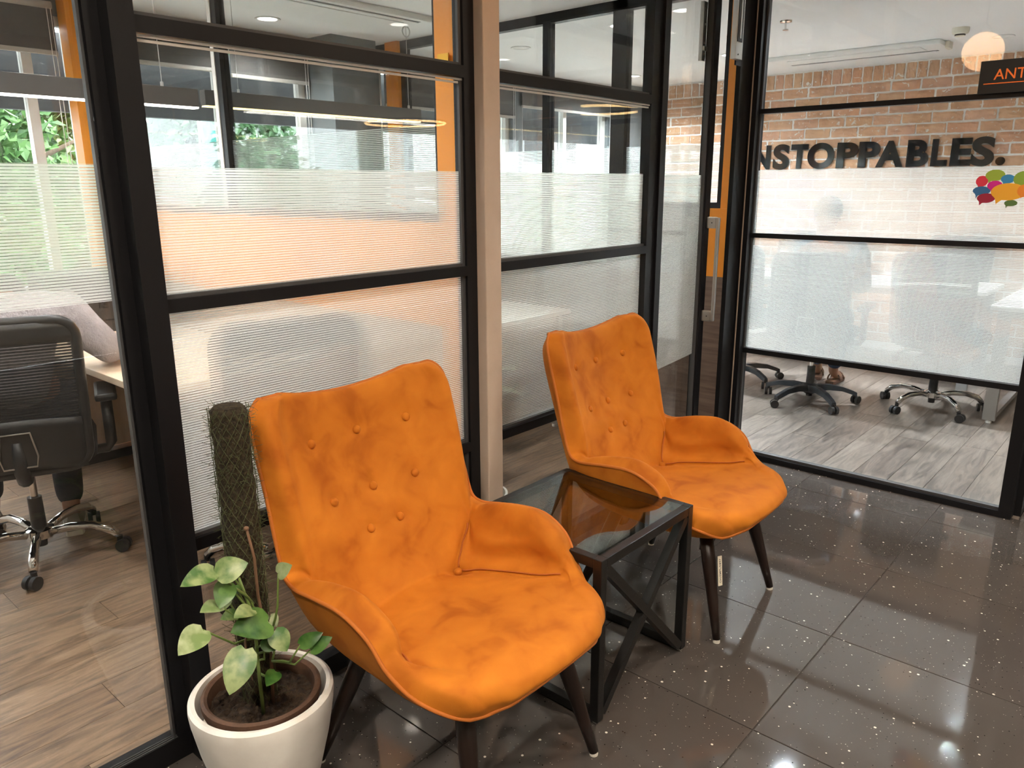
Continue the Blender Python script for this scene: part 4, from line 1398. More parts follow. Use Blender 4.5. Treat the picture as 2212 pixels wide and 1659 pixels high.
for i in range(NRr - 1):
    for k in range(40):
        a, b = 1 + i * 40 + k, 1 + i * 40 + (k + 1) % 40
        sf.append((a, a + 40, b + 40, b))
so.add(sv, sf)
for k in range(60):
    a, r = rnd.uniform(0, 6.28), rnd.uniform(0.04, 0.11)
    so.sphere((r * math.cos(a), r * math.sin(a), 0.273), rnd.uniform(0.003, 0.008), (1, rnd.uniform(.6, 1.2), 0.7), 4)
s_o = so.build('soil', 'soil', pp)
s_o['kind'] = 'stuff'
PB, PT = Vector((0.002, 0.012, 0.262)), Vector((0.013, 0.052, 0.985))
mp_ = MB()
NS, NA = 70, 36
mv, mf = [], []
from mathutils import noise as mnoise
for i in range(NS + 1):
    t = i / NS
    c = PB.lerp(PT, t)
    rr = 0.0345 + 0.005 * min(1, t * 1.4)
    if i == NS:
        rr *= 0.80
    for k in range(NA):
        a = 2 * PI * k / NA
        nn = mnoise.noise(Vector((math.cos(a) * 3, math.sin(a) * 3, t * 22))) * 0.004 + mnoise.noise(Vector((math.cos(a) * 9, math.sin(a) * 9, t * 70 + 5))) * 0.0022
        mv.append(c + Vector((math.cos(a), math.sin(a), 0)) * (rr + nn))
for i in range(NS):
    for k in range(NA):
        mf.append((i * NA + k, i * NA + (k + 1) % NA, (i + 1) * NA + (k + 1) % NA, (i + 1) * NA + k))
mf.append(tuple(NS * NA + k for k in range(NA)))
mp_.add(mv, mf)
pole = mp_.build('moss_pole', 'moss', pp, True)
nw = MB()
for sgn in (1, -1):
    for h in range(14):
        pts = []
        for i in range(100):
            t = i / 99
            c = PB.lerp(PT, t)
            a = sgn * t * 9.5 + 2 * PI * h / 14
            rr = 0.036 + 0.005 * min(1, t * 1.4) + 0.0024 + rnd.uniform(-0.0008, 0.0012)
            pts.append(c + Vector((math.cos(a), math.sin(a), 0)) * rr)
        nw.tube(pts, 0.0006, 3, cap=False)
for k in range(900):
    t = rnd.random() ** 0.8
    a = rnd.uniform(0, 6.28)
    c = PB.lerp(PT, t)
    p = c + Vector((math.cos(a), math.sin(a), 0)) * 0.0405
    q = p + Vector((math.cos(a + rnd.uniform(-1, 1)), math.sin(a + rnd.uniform(-1, 1)), rnd.uniform(-0.8, 1))) * rnd.uniform(0.008, 0.022)
    nw.tube([p, (p + q) / 2 + Vector((rnd.uniform(-.004, .004), rnd.uniform(-.004, .004), 0)), q], 0.0005, 3, cap=False)
nt_o = nw.build('netting', 'netting', pole)
nt_o['kind'] = 'stuff'
LV = [
    ('A', (-0.116, -0.067, 0.678), (-0.198, -0.097, 0.690), 0.050),
    ('A', (-0.113, -0.077, 0.672), (-0.060, -0.107, 0.688), 0.060),
    ('C', (-0.065, -0.027, 0.646), (-0.065, -0.057, 0.685), 0.034),
    ('B', (-0.091, -0.067, 0.639), (-0.126, -0.097, 0.606), 0.050),
    ('C', (-0.116, -0.077, 0.600), (-0.170, -0.107, 0.624), 0.040),
    ('C', (-0.078, -0.037, 0.581), (-0.103, -0.067, 0.582), 0.022),
    ('A', (-0.056, -0.097, 0.572), (-0.111, -0.127, 0.592), 0.040),
    ('B', (-0.022, -0.097, 0.525), (-0.119, -0.127, 0.562), 0.080),
    ('A', (-0.074, -0.067, 0.557), (-0.125, -0.097, 0.582), 0.034),
    ('C', (-0.175, -0.117, 0.587), (-0.241, -0.147, 0.578), 0.060),
    ('A', (-0.100, -0.137, 0.514), (-0.160, -0.167, 0.452), 0.070),
    ('A', (-0.020, -0.117, 0.510), (-0.010, -0.147, 0.468), 0.052),
    ('B', (-0.035, -0.097, 0.491), (-0.013, -0.127, 0.470), 0.046),
    ('B', (0.029, -0.137, 0.461), (0.069, -0.167, 0.485), 0.036),
    ('B', (0.045, -0.152, 0.447), (0.082, -0.182, 0.474), 0.038),
    ('C', (0.036, -0.057, 0.605), (0.053, -0.087, 0.630), 0.042),
    ('C', (0.039, 0.003, 0.472), (0.038, -0.027, 0.458), 0.034),
    ('B', (-0.014, -0.097, 0.396), (-0.055, -0.127, 0.398), 0.038),
    ('B', (-0.058, -0.037, 0.608), (-0.088, -0.067, 0.596), 0.034),
]
tocam = Vector((-0.55, -0.75, 0.55))
for k, (m, b, t, wd) in enumerate(LV):
    b, t = Vector(b), Vector(t)
    n = tocam + Vector((rnd.uniform(-.3, .3), rnd.uniform(-.3, .3), rnd.uniform(0, .4)))
    lf = leaf(MB(), b, t, wd, n, 0.14, 0.18).build('leaf', {'A': 'leafA', 'B': 'leafB', 'C': 'leafC'}[m], pp, True)
    # stalk from the vine to the leaf
    if b.z > 0.55 and b.x < 0.0:
        root = Vector((-0.028 + 0.004 * (k % 3), -0.045, max(0.46, b.z - 0.12)))
    elif b.x > 0:
        root = Vector((0.0, -0.06, 0.40)) if b.z < 0.5 else Vector((0.03, -0.015, 0.44))
    else:
        root = Vector((-0.03, -0.05, max(0.38, b.z - 0.08)))
    mid = root.lerp(b, 0.5) + Vector((0, -0.012, -0.018 if b.z < 0.6 else 0.0))
    pts = [root, root.lerp(mid, 0.5) + Vector((0, -0.004, 0.004)), mid, mid.lerp(b, 0.6), b]
    MB().tube(pts, [0.0030, 0.0028, 0.0026, 0.0022, 0.0018], 6).build('stalk', 'stem', lf, True)
MB().tube([(0.008, -0.032, 0.27), (0.012, -0.036, 0.40), (0.002, -0.036, 0.47), (-0.004, -0.032, 0.56), (-0.002, -0.028, 0.65), (-0.012, -0.026, 0.72)], [0.0042, 0.004, 0.004, 0.0036, 0.0034, 0.003], 8).sphere((-0.013, -0.026, 0.724), 0.006, (1, 1, 0.9), 6).build('dry_vine', 'twig', pp, True)
MB().tube([(-0.028, -0.05, 0.27), (-0.036, -0.062, 0.38), (-0.030, -0.052, 0.46), (-0.040, -0.055, 0.56), (-0.055, -0.052, 0.63)], [0.0045, 0.0042, 0.004, 0.0036, 0.003], 8).build('vine', 'stem', pp, True)
MB().tube([(-0.040, -0.055, 0.52), (-0.075, -0.09, 0.50), (-0.09, -0.12, 0.475), (-0.088, -0.13, 0.43)], [0.003, 0.0026, 0.002, 0.0014], 6).build('aerial_root', 'twig', pp, True)

def bushy_plant(label, loc, pot_r, pot_h, n, hgt, spread, seed, potm='ceramic', lm=('leafB', 'leafB', 'leafA'), L=0.16, W=0.09, cat='potted plant', low=0.25):
    r_ = random.Random(seed)
    t = thing('potted_plant', label, cat, loc)
    MB().lathe([(1e-5, 0), (pot_r * 0.7, 0), (pot_r * 0.95, pot_h * 0.8), (pot_r, pot_h), (pot_r * 0.92, pot_h), (pot_r * 0.88, pot_h * 0.88), (1e-5, pot_h * 0.86)], n=40).build('pot', potm, t, 'auto')
    MB().lathe([(1e-5, pot_h * 0.90), (pot_r * 0.885, pot_h * 0.885)], n=30).build('soil', 'soil', t)
    for k in range(n):
        a = 2 * PI * k / n + r_.uniform(-.3, .3)
        h = pot_h + hgt * r_.uniform(low, 1.0)
        rr = spread * r_.uniform(0.35, 1.0)
        b = Vector((math.cos(a) * rr, math.sin(a) * rr, h))
        tip = b + Vector((math.cos(a) * L * 0.8, math.sin(a) * L * 0.8, r_.uniform(-0.5, 0.35) * L))
        lf = leaf(MB(), b, tip, W * r_.uniform(.8, 1.2), (0, 0, 1), 0.2, 0.12, 8).build('leaf', lm[k % len(lm)], t, True)
        MB().tube([(0, 0, pot_h * 0.88), (math.cos(a) * rr * 0.4, math.sin(a) * rr * 0.4, pot_h + (h - pot_h) * 0.7), b], [0.004, 0.0035, 0.0025], 6).build('stalk', 'stem', lf, True)
    return t
bushy_plant('broad leaved plant in a pale pot behind the glass beside the pillar', (2.085, 2.02, 0), 0.115, 0.25, 9, 0.52, 0.07, 4, L=0.17, W=0.12, low=0.7)
bushy_plant('small green plant hidden behind the second armchair by the door', (2.83, 1.615, 0), 0.075, 0.16, 9, 0.27, 0.06, 6, 'terracotta', ('leafB', 'leafA'), 0.13, 0.05)

# ------------------------------------------------------------------ office chairs
def rrect(w_, h_, r, n=6):
    pts = []
    for cx_, cy_, a0 in ((w_ - r, h_ - r, 0), (-w_ + r, h_ - r, PI / 2), (-w_ + r, -h_ + r, PI), (w_ - r, -h_ + r, 1.5 * PI)):
        for k in range(n + 1):
            a = a0 + PI / 2 * k / n
            pts.append((cx_ + r * math.cos(a), cy_ + r * math.sin(a)))
    return pts
def office_chair(label, loc, rz, base='chrome', spin=0.0, tagtext=None, arms=True, seat_h=0.47):
    """faces local +x"""
    t = thing('office_chair', label, 'office chair', loc, rz, 'swivel office chairs')
    bm_ = 'chrome' if base == 'chrome' else 'bplastic'
    hub = MB()
    if base == 'chrome':
        hub.lathe([(0.030, 0.075), (0.052, 0.085), (0.052, 0.118), (0.034, 0.128)], n=24)
    else:
        hub.lathe([(0.030, 0.062), (0.048, 0.075), (0.046, 0.125), (0.030, 0.135)], n=24)
    hub.build('hub', bm_, t, 'auto')
    MB().lathe([(0.020, 0.045), (0.022, 0.08)], n=16).build('lift_foot', 'plastic', t)
    MB().lathe([(0.028, 0.12), (0.026, 0.255)], n=20).build('gas_lift', 'plastic', t, 'auto')
    MB().lathe([(0.014, 0.25), (0.014, seat_h - 0.06)], n=16).build('piston', 'chrome', t, 'auto')
    for k in range(5):
        a = spin - rz + 2 * PI * k / 5
        d = Vector((math.cos(a), math.sin(a), 0))
        if base == 'chrome':
            prof = [(0.035, 0.100, 0.017), (0.12, 0.118, 0.0175), (0.20, 0.118, 0.018), (0.265, 0.098, 0.0185), (0.298, 0.068, 0.016)]
            lg = MB().tube([d * r + Vector((0, 0, z)) for r, z, _ in prof], [q[2] for q in prof], 12).build('base_arm', bm_, t, True)
        else:
            mb_ = MB()
            s = d.cross(Vector((0, 0, 1)))
            prof = [(0.03, 0.125, 0.080, 0.028), (0.12, 0.128, 0.092, 0.024), (0.21, 0.116, 0.086, 0.021), (0.285, 0.090, 0.062, 0.019), (0.308, 0.078, 0.052, 0.018)]
            v = []
            for r, zt, zb, hw in prof:
                v += [d * r + s * hw * 0.7 + Vector((0, 0, zt)), d * r - s * hw * 0.7 + Vector((0, 0, zt)), d * r - s * hw + Vector((0, 0, zb)), d * r + s * hw + Vector((0, 0, zb))]
            f = [(3, 2, 1, 0), tuple(16 + q for q in range(4))]
            for i in range(4):
                for q in range(4):
                    f.append((i * 4 + q, i * 4 + (q + 1) % 4, i * 4 + 4 + (q + 1) % 4, i * 4 + 4 + q))
            mb_.add(v, f)
            lg = fixn(mb_.build('base_arm', bm_, t))
        e = d * 0.300
        ca = a + 0.9 + k * 0.7
        cd = Vector((math.cos(ca), math.sin(ca), 0))
        ct = e + cd.cross(Vector((0, 0, 1))) * 0.012
        cs = MB()
        for s_ in (-1, 1):
            cs.tube([ct + Vector((0, 0, 0.0265)) + cd * (0.006 * s_), ct + Vector((0, 0, 0.0265)) + cd * (0.024 * s_)], 0.0265, 18)
        cs.tube([e + Vector((0, 0, 0.045)), e + Vector((0, 0, 0.066))], 0.012, 12)
        cs.build('caster', 'plastic', lg, 'auto')
    sh = seat_h
    MB().box(-0.10, 0.12, -0.07, 0.07, sh - 0.065, sh - 0.02, 0.012).build('tilt_mechanism', 'plastic', t)
    out = rrect(0.245, 0.245, 0.09, 6)
    n = len(out)
    v = []
    lay = [(0.90, sh - 0.025), (1.0, sh - 0.010), (1.02, sh + 0.018), (0.98, sh + 0.045), (0.86, sh + 0.058), (0.4, sh + 0.055)]
    for q, z in lay:
        v += [(x * q + 0.03, y * q, z) for x, y in out]
    f = [tuple(range(n - 1, -1, -1)), tuple((len(lay) - 1) * n + k for k in range(n))]
    for i in range(len(lay) - 1):
        for k in range(n):
            f.append((i * n + k, i * n + (k + 1) % n, (i + 1) * n + (k + 1) % n, (i + 1) * n + k))
    MB().add(v, f).build('seat', 'fabric', t, True)
    # backrest: curved frame with mesh
    def bk(y, z):
        # y across, z up from the seat; wraps forward at the sides and leans back
        return Vector((-0.235 - 0.12 * max(0, z - 0.05) ** 1.2 + 0.30 * y * y - 0.02 * math.sin(z * 5), y, sh + z))
    fr = rrect(0.235, 0.285, 0.07, 5)
    ring = [bk(x * (1 - 0.10 * (0.285 - z)), z + 0.27) for x, z in fr]
    bf = MB().tube(ring, 0.019, 10, closed=True).build('back_frame', 'plastic', t, True)
    top = MB()
    NXB, NZB = 14, 3
    vv_ = [bk(-0.225 + 0.45 * i / NXB, 0.475 + 0.075 * j / NZB) + Vector((dx, 0, 0)) for dx in (-0.014, 0.014) for j in range(NZB + 1) for i in range(NXB + 1)]
    q1 = (NXB + 1) * (NZB + 1)
    ff = []
    for j in range(NZB):
        for i in range(NXB):
            a0 = j * (NXB + 1) + i
            ff.append((a0, a0 + NXB + 1, a0 + NXB + 2, a0 + 1))
            ff.append((q1 + a0, q1 + a0 + 1, q1 + a0 + NXB + 2, q1 + a0 + NXB + 1))
    for i in range(NXB):
        ff.append((i, i + 1, q1 + i + 1, q1 + i))
        a0 = NZB * (NXB + 1) + i
        ff.append((a0 + 1, a0, q1 + a0, q1 + a0 + 1))
    top.add(vv_, ff)
    top.build('top_rail', 'plastic', t, True)
    mm = MB()
    NXB, NZB = 16, 18
    vv_ = [bk(-0.222 + 0.444 * i / NXB, 0.01 + 0.50 * j / NZB) for j in range(NZB + 1) for i in range(NXB + 1)]
    ff = [(j * (NXB + 1) + i, j * (NXB + 1) + i + 1, (j + 1) * (NXB + 1) + i + 1, (j + 1) * (NXB + 1) + i) for j in range(NZB) for i in range(NXB)]
    mm.add(vv_, ff)
    mm.build('mesh_panel', 'mesh', t, True)
    # lower back cover
    lw = MB()
    vv_ = [bk(-0.215 + 0.43 * i / NXB, -0.02 + 0.20 * j / 6 + 0.02 * math.cos(PI * (i / NXB - 0.5)) ) + Vector((-0.016 - 0.012 * math.cos(PI * (i / NXB - 0.5)), 0, 0)) for j in range(7) for i in range(NXB + 1)]
    ff = [(j * (NXB + 1) + i, (j + 1) * (NXB + 1) + i, (j + 1) * (NXB + 1) + i + 1, j * (NXB + 1) + i + 1) for j in range(6) for i in range(NXB)]
    lw.add(vv_, ff)
    o = lw.build('lower_back_cover', 'plastic', t, True)
    m_ = o.modifiers.new('thick', 'SOLIDIFY'); m_.thickness = 0.008
    # lumbar window outline
    lp = [bk(y, z) + Vector((-0.040, 0, 0)) for y, z in ((-0.052, 0.02), (0.052, 0.02), (0.060, 0.06), (0.046, 0.155), (-0.046, 0.155), (-0.060, 0.06))]
    MB().tube(lp, 0.0035, 6, closed=True).build('lumbar_trim', 'steel', t, True)
    MB().add([p + Vector((0.004, 0, 0)) for p in lp], [(0, 1, 2, 3, 4, 5)]).build('lumbar_plate', 'plastic', t)
    MB().tube([(-0.08, 0, sh - 0.045), (-0.20, 0, sh - 0.05), (-0.262, 0, sh + 0.0), (-0.275, 0, sh + 0.12)], [0.03, 0.028, 0.026, 0.02], 10).build('back_bar', 'plastic', t, True)
    if arms:
        for s_ in (-1, 1):
            ar = MB().tube([(0.0, 0.16 * s_, sh - 0.03), (0.0, 0.285 * s_, sh - 0.03), (-0.01, 0.30 * s_, sh + 0.0), (-0.02, 0.30 * s_, sh + 0.20)], [0.018, 0.02, 0.022, 0.022], 10).build('arm_post', 'plastic', t, True)
            MB().box(-0.13, 0.13, 0.262 * s_ - 0.0 if s_ > 0 else -0.342, 0.342 if s_ > 0 else -0.262, sh + 0.195, sh + 0.225, 0.012).build('arm_pad', 'plastic', ar)
    if tagtext:
        p = bk(-0.135 * 0 + 0.02, 0.515)
        tg_ = MB().box(-0.0006, 0.0006, -0.034, 0.034, -0.009, 0.009).build('asset_tag', 'tag', t)
        tg_.location = (p.x - 0.0185, 0.030, p.z)
        tg_.rotation_euler = (0, math.radians(-8), math.radians(-3))
        flat_text(tagtext, tg_, 'ink', 0.052, 0.0065, (-0.0006, 0.026, -0.003), (0, -1, 0), (0, 0, 1), 0.0003, 0.01, 'tag_print')
    return t
R_ = math.radians
office_chair('black mesh office chair with chrome base and the seated office worker', (0.880, 3.335, 0), R_(70), 'chrome', R_(-113), 'CH/EMPL/0053', seat_h=0.445)
office_chair('empty chrome based office chair behind the moss pole and first armchair', (1.44, 2.46, 0), R_(75), 'chrome', R_(200))
office_chair('office chair in the office behind the concrete pillar', (2.62, 2.86, 0), R_(20), 'chrome', R_(-56))
office_chair('slate plastic based chair of the seated meeting room worker', (5.17, 1.84, 0), R_(8), 'plastic', R_(158))
office_chair('chrome based office chair next to the grey table leg', (5.52, 1.16, 0), R_(-5), 'chrome', R_(80), arms=False)
office_chair('plastic based chair half hidden behind the corner post', (5.45, 2.48, 0), R_(0), 'plastic', R_(-118))
office_chair('chrome based chair across the meeting table beside the lettering', (6.90, 1.45, 0), R_(180), 'chrome', 0.3)
office_chair('plastic based chair across the meeting table towards the window', (6.90, 2.75, 0), R_(175), 'plastic', 0.9)

# ------------------------------------------------------------------ tables
dk = thing('oak_desk', 'light oak office desk with the worker leaning on it', 'desk', (1.138, 2.74, 0))
MB().box(0.0, 0.705, 0.0, 1.66, 0.712, 0.740, 0.003).build('desk_top', 'desk', dk)
for y in (0.05, 1.62):
    MB().box(0.04, 0.09, y - 0.02, y + 0.02, 0, 0.712, 0.003).build('leg', 'plasticw', dk)
    MB().box(0.61, 0.66, y - 0.02, y + 0.02, 0, 0.712, 0.003).build('leg', 'plasticw', dk)
MB().box(0.16, 0.60, 1.585, 1.61, 0.07, 0.70).build('end_panel', 'deskv', dk)
MB().box(0.10, 0.70, 1.56, 1.64, 0.0, 0.05, 0.004).build('cable_channel', 'plastic', dk)
bx_ = thing('storage_carton', 'dark carton with embossed emblems standing on the oak desk', 'carton', (1.275, 4.085, 0.740))
MB().box(0, 0.52, 0, 0.26, 0.0, 0.30, 0.004).build('body', 'darkbox', bx_)
for x in (0.10, 0.245):
    e_ = MB().box(x - 0.020, x + 0.020, -0.003, 0.0, 0.125, 0.165, 0.001).build('emblem', 'emblem', bx_)
    MB().box(x - 0.012, x - 0.008, -0.0045, -0.003, 0.132, 0.158).build('emblem_bar', 'gasket', e_)
    MB().bar((x - 0.008, -0.004, 0.145), (x + 0.012, -0.004, 0.158), 0.002, 0.004).build('emblem_arm', 'gasket', e_)
    MB().bar((x - 0.008, -0.004, 0.145), (x + 0.012, -0.004, 0.132), 0.002, 0.004).build('emblem_arm', 'gasket', e_)
MB().box(0.0, 0.52, -0.0025, 0.0, 0.062, 0.066).build('fold_line', 'emblem', bx_)
pa = thing('paper_sheets', 'pale blue papers lying on the oak desk', 'papers', (1.55, 3.62, 0.740), 0.5)
MB().box(-0.105, 0.105, -0.075, 0.075, 0.0005, 0.004).build('sheet', 'paper', pa)
MB().box(-0.09, 0.11, -0.06, 0.085, 0.004, 0.006).build('sheet', 'plasticw', pa)
tag(MB().bar((1.47, 3.95, 0.7445), (1.61, 3.99, 0.7445), 0.007, 0.007).build('pencil', 'pencil'), 'yellow pencil on the oak desk near the carton', 'pencil')

def table(label, loc, sx, sy, h=0.735, legw=0.07):
    t = thing('meeting_table', label, 'table', loc)
    MB().box(0, sx, 0, sy, h - 0.028, h, 0.003).build('table_top', 'tabletop', t)
    for x in (0.03, sx - 0.03 - 0.04):
        for y in (0.04, sy - 0.04 - legw):
            lg = MB().box(x, x + 0.04, y, y + legw, 0.018, h - 0.028, 0.002).build('leg', 'tlegs', t)
            MB().lathe([(0.018, 0.0), (0.018, 0.018)], (x + 0.02, y + legw / 2, 0), 16).build('levelling_foot', 'plasticw', lg)
    for y in (0.06, sy - 0.10):
        MB().box(0.07, sx - 0.07, y, y + 0.04, h - 0.07, h - 0.028).build('apron', 'tlegs', t)
    for x in (0.03, sx - 0.07):
        MB().box(x, x + 0.04, 0.04 + legw, sy - 0.04 - legw, h - 0.07, h - 0.028).build('apron', 'tlegs', t)
    return t
t1 = table('white meeting table with grey steel legs at the corridor end of the room', (5.37, 0.46, 0), 1.55, 0.42)
MB().box(0.07, 1.48, 0.318, 0.358, 0.018, 0.05).build('floor_beam', 'tlegs', t1)
table('long white meeting table in front of the brick wall', (6.02, 1.02, 0), 0.62, 2.9)
table('white desk in the office beyond the pillar', (2.95, 2.75, 0), 0.70, 1.4)

# ------------------------------------------------------------------ people
def skinned(name, P, E, m, parent, root, sub=2):
    keys = list(P)
    ix = {k: i for i, k in enumerate(keys)}
    me = bpy.data.meshes.new(name)
    me.from_pydata([P[k][0] for k in keys], [(ix[a], ix[b]) for a, b in E if a in ix and b in ix], [])
    o = bpy.data.objects.new(name, me)
    C.objects.link(o)
    sk = o.modifiers.new('skin', 'SKIN')
    sk.use_smooth_shade = True
    ss = o.modifiers.new('sub', 'SUBSURF')
    ss.levels = ss.render_levels = sub
    for k in keys:
        r = P[k][1]
        r = r if isinstance(r, tuple) else (r, r)
        me.skin_vertices[0].data[ix[k]].radius = r
        me.skin_vertices[0].data[ix[k]].use_root = (k == root)
    dg = bpy.context.evaluated_depsgraph_get()
    nm = bpy.data.meshes.new_from_object(o.evaluated_get(dg))
    bpy.data.objects.remove(o)
    nm.name = name
    nm.materials.clear()
    nm.materials.append(M[m])
    nm.shade_smooth()
    o = bpy.data.objects.new(name, nm)
    C.objects.link(o)
    o.parent = parent
    return o
def hand(P, E, pre, wrist, direc, side, palm_n, curl=0.4, s=1.0):
    """palm and five bent fingers hanging off the wrist point; side is the thumb direction"""
    d, sd, n = Vector(direc).normalized(), Vector(side).normalized(), Vector(palm_n).normalized()
    w_ = Vector(wrist)
    P[pre + 'palm'] = (w_ + d * 0.045 * s, (0.026 * s, 0.017 * s))
    E.append((pre + 'wrist', pre + 'palm'))
    for q, (off, ln) in enumerate(((0.027, 0.070), (0.009, 0.080), (-0.009, 0.074), (-0.026, 0.058))):
        kb = w_ + d * 0.088 * s + sd * off * s
        a = kb + (d * math.cos(curl * 0.5) + n * math.sin(curl * 0.5)) * ln * 0.5 * s
        b = a + (d * math.cos(curl * 1.6) + n * math.sin(curl * 1.6)) * ln * 0.5 * s
        P[pre + 'k%d' % q] = (kb, 0.0098 * s)
        P[pre + 'm%d' % q] = (a, 0.0088 * s)
        P[pre + 't%d' % q] = (b, 0.0072 * s)
        E += [(pre + 'palm', pre + 'k%d' % q), (pre + 'k%d' % q, pre + 'm%d' % q), (pre + 'm%d' % q, pre + 't%d' % q)]
    ta = w_ + d * 0.030 * s + sd * 0.036 * s + n * 0.008
    tb_ = ta + (d * 0.8 + sd * 0.6 + n * 0.3).normalized() * 0.034 * s
    tc = tb_ + (d * 0.95 + sd * 0.15 + n * 0.4).normalized() * 0.028 * s
    P[pre + 'th0'], P[pre + 'th1'], P[pre + 'th2'] = (ta, 0.0115 * s), (tb_, 0.010 * s), (tc, 0.0085 * s)
    E += [(pre + 'palm', pre + 'th0'), (pre + 'th0', pre + 'th1'), (pre + 'th1', pre + 'th2')]
def person(label, loc, rz, J, top, bottom, shoes, hair=True, head_pitch=0.3):
    """J: joints in local space, facing +x.  One continuous body with hair, shirt, trousers and shoes over it"""
    t = thing('person', label, 'person', loc, rz)
    P, E = {}, []
    def put(k, p, r):
        P[k] = (Vector(p), r)
    put('pelvis', J['pelvis'], 0.115)
    put('waist', J['waist'], 0.105)
    put('chest', J['chest'], 0.125)
    put('neck0', Vector(J['chest']).lerp(Vector(J['neck']), 0.75), 0.065)
    put('neck', J['neck'], 0.052)
    hd_ = Vector(J['head'])
    nk = Vector(J['neck'])
    upv = Vector((math.sin(head_pitch), 0, math.cos(head_pitch)))
    fw = Vector((math.cos(head_pitch), 0, -math.sin(head_pitch)))
    put('jaw', hd_ - upv * 0.035 + fw * 0.012, (0.066, 0.070))
    put('skull', hd_ + upv * 0.045 - fw * 0.008, (0.084, 0.076))
    put('crown', hd_ + upv * 0.095 - fw * 0.012, (0.062, 0.056))
    E += [('pelvis', 'waist'), ('waist', 'chest'), ('chest', 'neck0'), ('neck0', 'neck'), ('neck', 'jaw'), ('jaw', 'skull'), ('skull', 'crown')]
    for s_, sn in ((1, 'L'), (-1, 'R')):
        put(sn + 'sho', J['sho' + sn], 0.062)
        put(sn + 'elb', J['elb' + sn], 0.042)
        put(sn + 'fore', Vector(J['elb' + sn]).lerp(Vector(J['wri' + sn]), 0.35), 0.040)
        put(sn + 'wrist', J['wri' + sn], 0.026)
        E += [('chest', sn + 'sho'), (sn + 'sho', sn + 'elb'), (sn + 'elb', sn + 'fore'), (sn + 'fore', sn + 'wrist')]
        put(sn + 'hip', J['hip' + sn], 0.092)
        put(sn + 'knee', J['kne' + sn], 0.060)
        put(sn + 'calf', Vector(J['kne' + sn]).lerp(Vector(J['ank' + sn]), 0.3), 0.056)
        put(sn + 'ank', J['ank' + sn], 0.036)
        tf = Vector(J['toe' + sn])
        put(sn + 'ball', Vector(J['ank' + sn]).lerp(tf, 0.65) - Vector((0, 0, 0.012)), 0.034)
        put(sn + 'toe', tf, 0.022)
        E += [('pelvis', sn + 'hip'), (sn + 'hip', sn + 'knee'), (sn + 'knee', sn + 'calf'), (sn + 'calf', sn + 'ank'), (sn + 'ank', sn + 'ball'), (sn + 'ball', sn + 'toe')]
        dd = Vector(J['wri' + sn]) - Vector(J['elb' + sn])
        dd.normalize()
        dd.z *= 0.3
        side = Vector((0, -s_, 0)) + Vector((0.2, 0, 0))
        side = side - dd * side.dot(dd) / dd.length_squared
        hand(P, E, sn, J['wri' + sn], dd, side, (0, 0, -1), 0.35)
    body = skinned('body', P, E, 'skin', t, 'pelvis')
    # face and hair
    hc = hd_ + upv * 0.030
    rt = Vector((0, 1, 0))
    fc = MB()
    fc.tube([hc + fw * 0.070 + upv * 0.012, hc + fw * 0.088 - upv * 0.012, hc + fw * 0.100 - upv * 0.030, hc + fw * 0.080 - upv * 0.036], [0.007, 0.010, 0.013, 0.008], 8)
    for s_ in (-1, 1):
        fc.sphere(hc + rt * 0.078 * s_ - fw * 0.005 - upv * 0.012, 0.026, (0.6, 0.35, 1.0), 8)
    fc.build('nose_and_ears', 'skin', t, True)
    ey = MB()
    for s_ in (-1, 1):
        ey.sphere(hc + rt * 0.030 * s_ + fw * 0.068 + upv * 0.008, 0.012, (1, 1, 1), 8)
    ey.build('eyes', 'plasticw', t, True)
    mo_ = MB().tube([hc + fw * 0.074 - upv * 0.058 + rt * y for y in (-0.024, 0, 0.024)], [0.004, 0.0065, 0.004], 6)
    mo_.build('mouth', 'leather', t, True)
    if hair:
        hr = MB().sphere((0, 0, 0), 1.0, (0.098, 0.090, 0.094), 12)
        hb = []
        for i, q in enumerate(hr.v):
            q = Vector(q)
            if q.x > 0.045 and q.z < 0.035:
                q.x = 0.045
            if q.z < -0.05:
                q.z = -0.05
            hb.append(hc + fw * (q.x - 0.012) + rt * q.y + upv * (q.z + 0.035))
        hr.v = [tuple(q) for q in hb]
        hr.build('hair', 'hair', t, True)
    # clothes follow the same skeleton, a little larger
    def cloth(name, keys, grow, m, root, cut=None):
        Q = {}
        for k in keys:
            p, r = P[k]
            r = r if not isinstance(r, tuple) else r[0]
            Q[k] = (p, r + grow.get(k, 0.014))
        if cut:
            for k, (a, b, f_, r) in cut.items():
                Q[k] = (P[a][0].lerp(P[b][0], f_), r)
        EE = [(a, b) for a, b in E if a in Q and b in Q]
        if cut:
            for k, (a, b, f_, r) in cut.items():
                EE.append((a, k))
        return skinned(name, Q, EE, m, t, root)
    cloth('shirt', ['pelvis', 'waist', 'chest', 'neck0', 'Lsho', 'Rsho', 'Lelb', 'Relb', 'Lfore', 'Rfore'], {'chest': 0.022, 'waist': 0.022, 'Lsho': 0.022, 'Rsho': 0.022, 'Lelb': 0.024, 'Relb': 0.024, 'Lfore': 0.016, 'Rfore': 0.016}, top, 'chest',
          {'Lcuff': ('Lfore', 'Lwrist', 0.75, 0.040), 'Rcuff': ('Rfore', 'Rwrist', 0.75, 0.040)})
    cloth('trousers', ['pelvis', 'Lhip', 'Rhip', 'Lknee', 'Rknee', 'Lcalf', 'Rcalf'], {'pelvis': 0.020}, bottom, 'pelvis',
          {'Lhem': ('Lcalf', 'Lank', 0.93, 0.056), 'Rhem': ('Rcalf', 'Rank', 0.93, 0.056)})
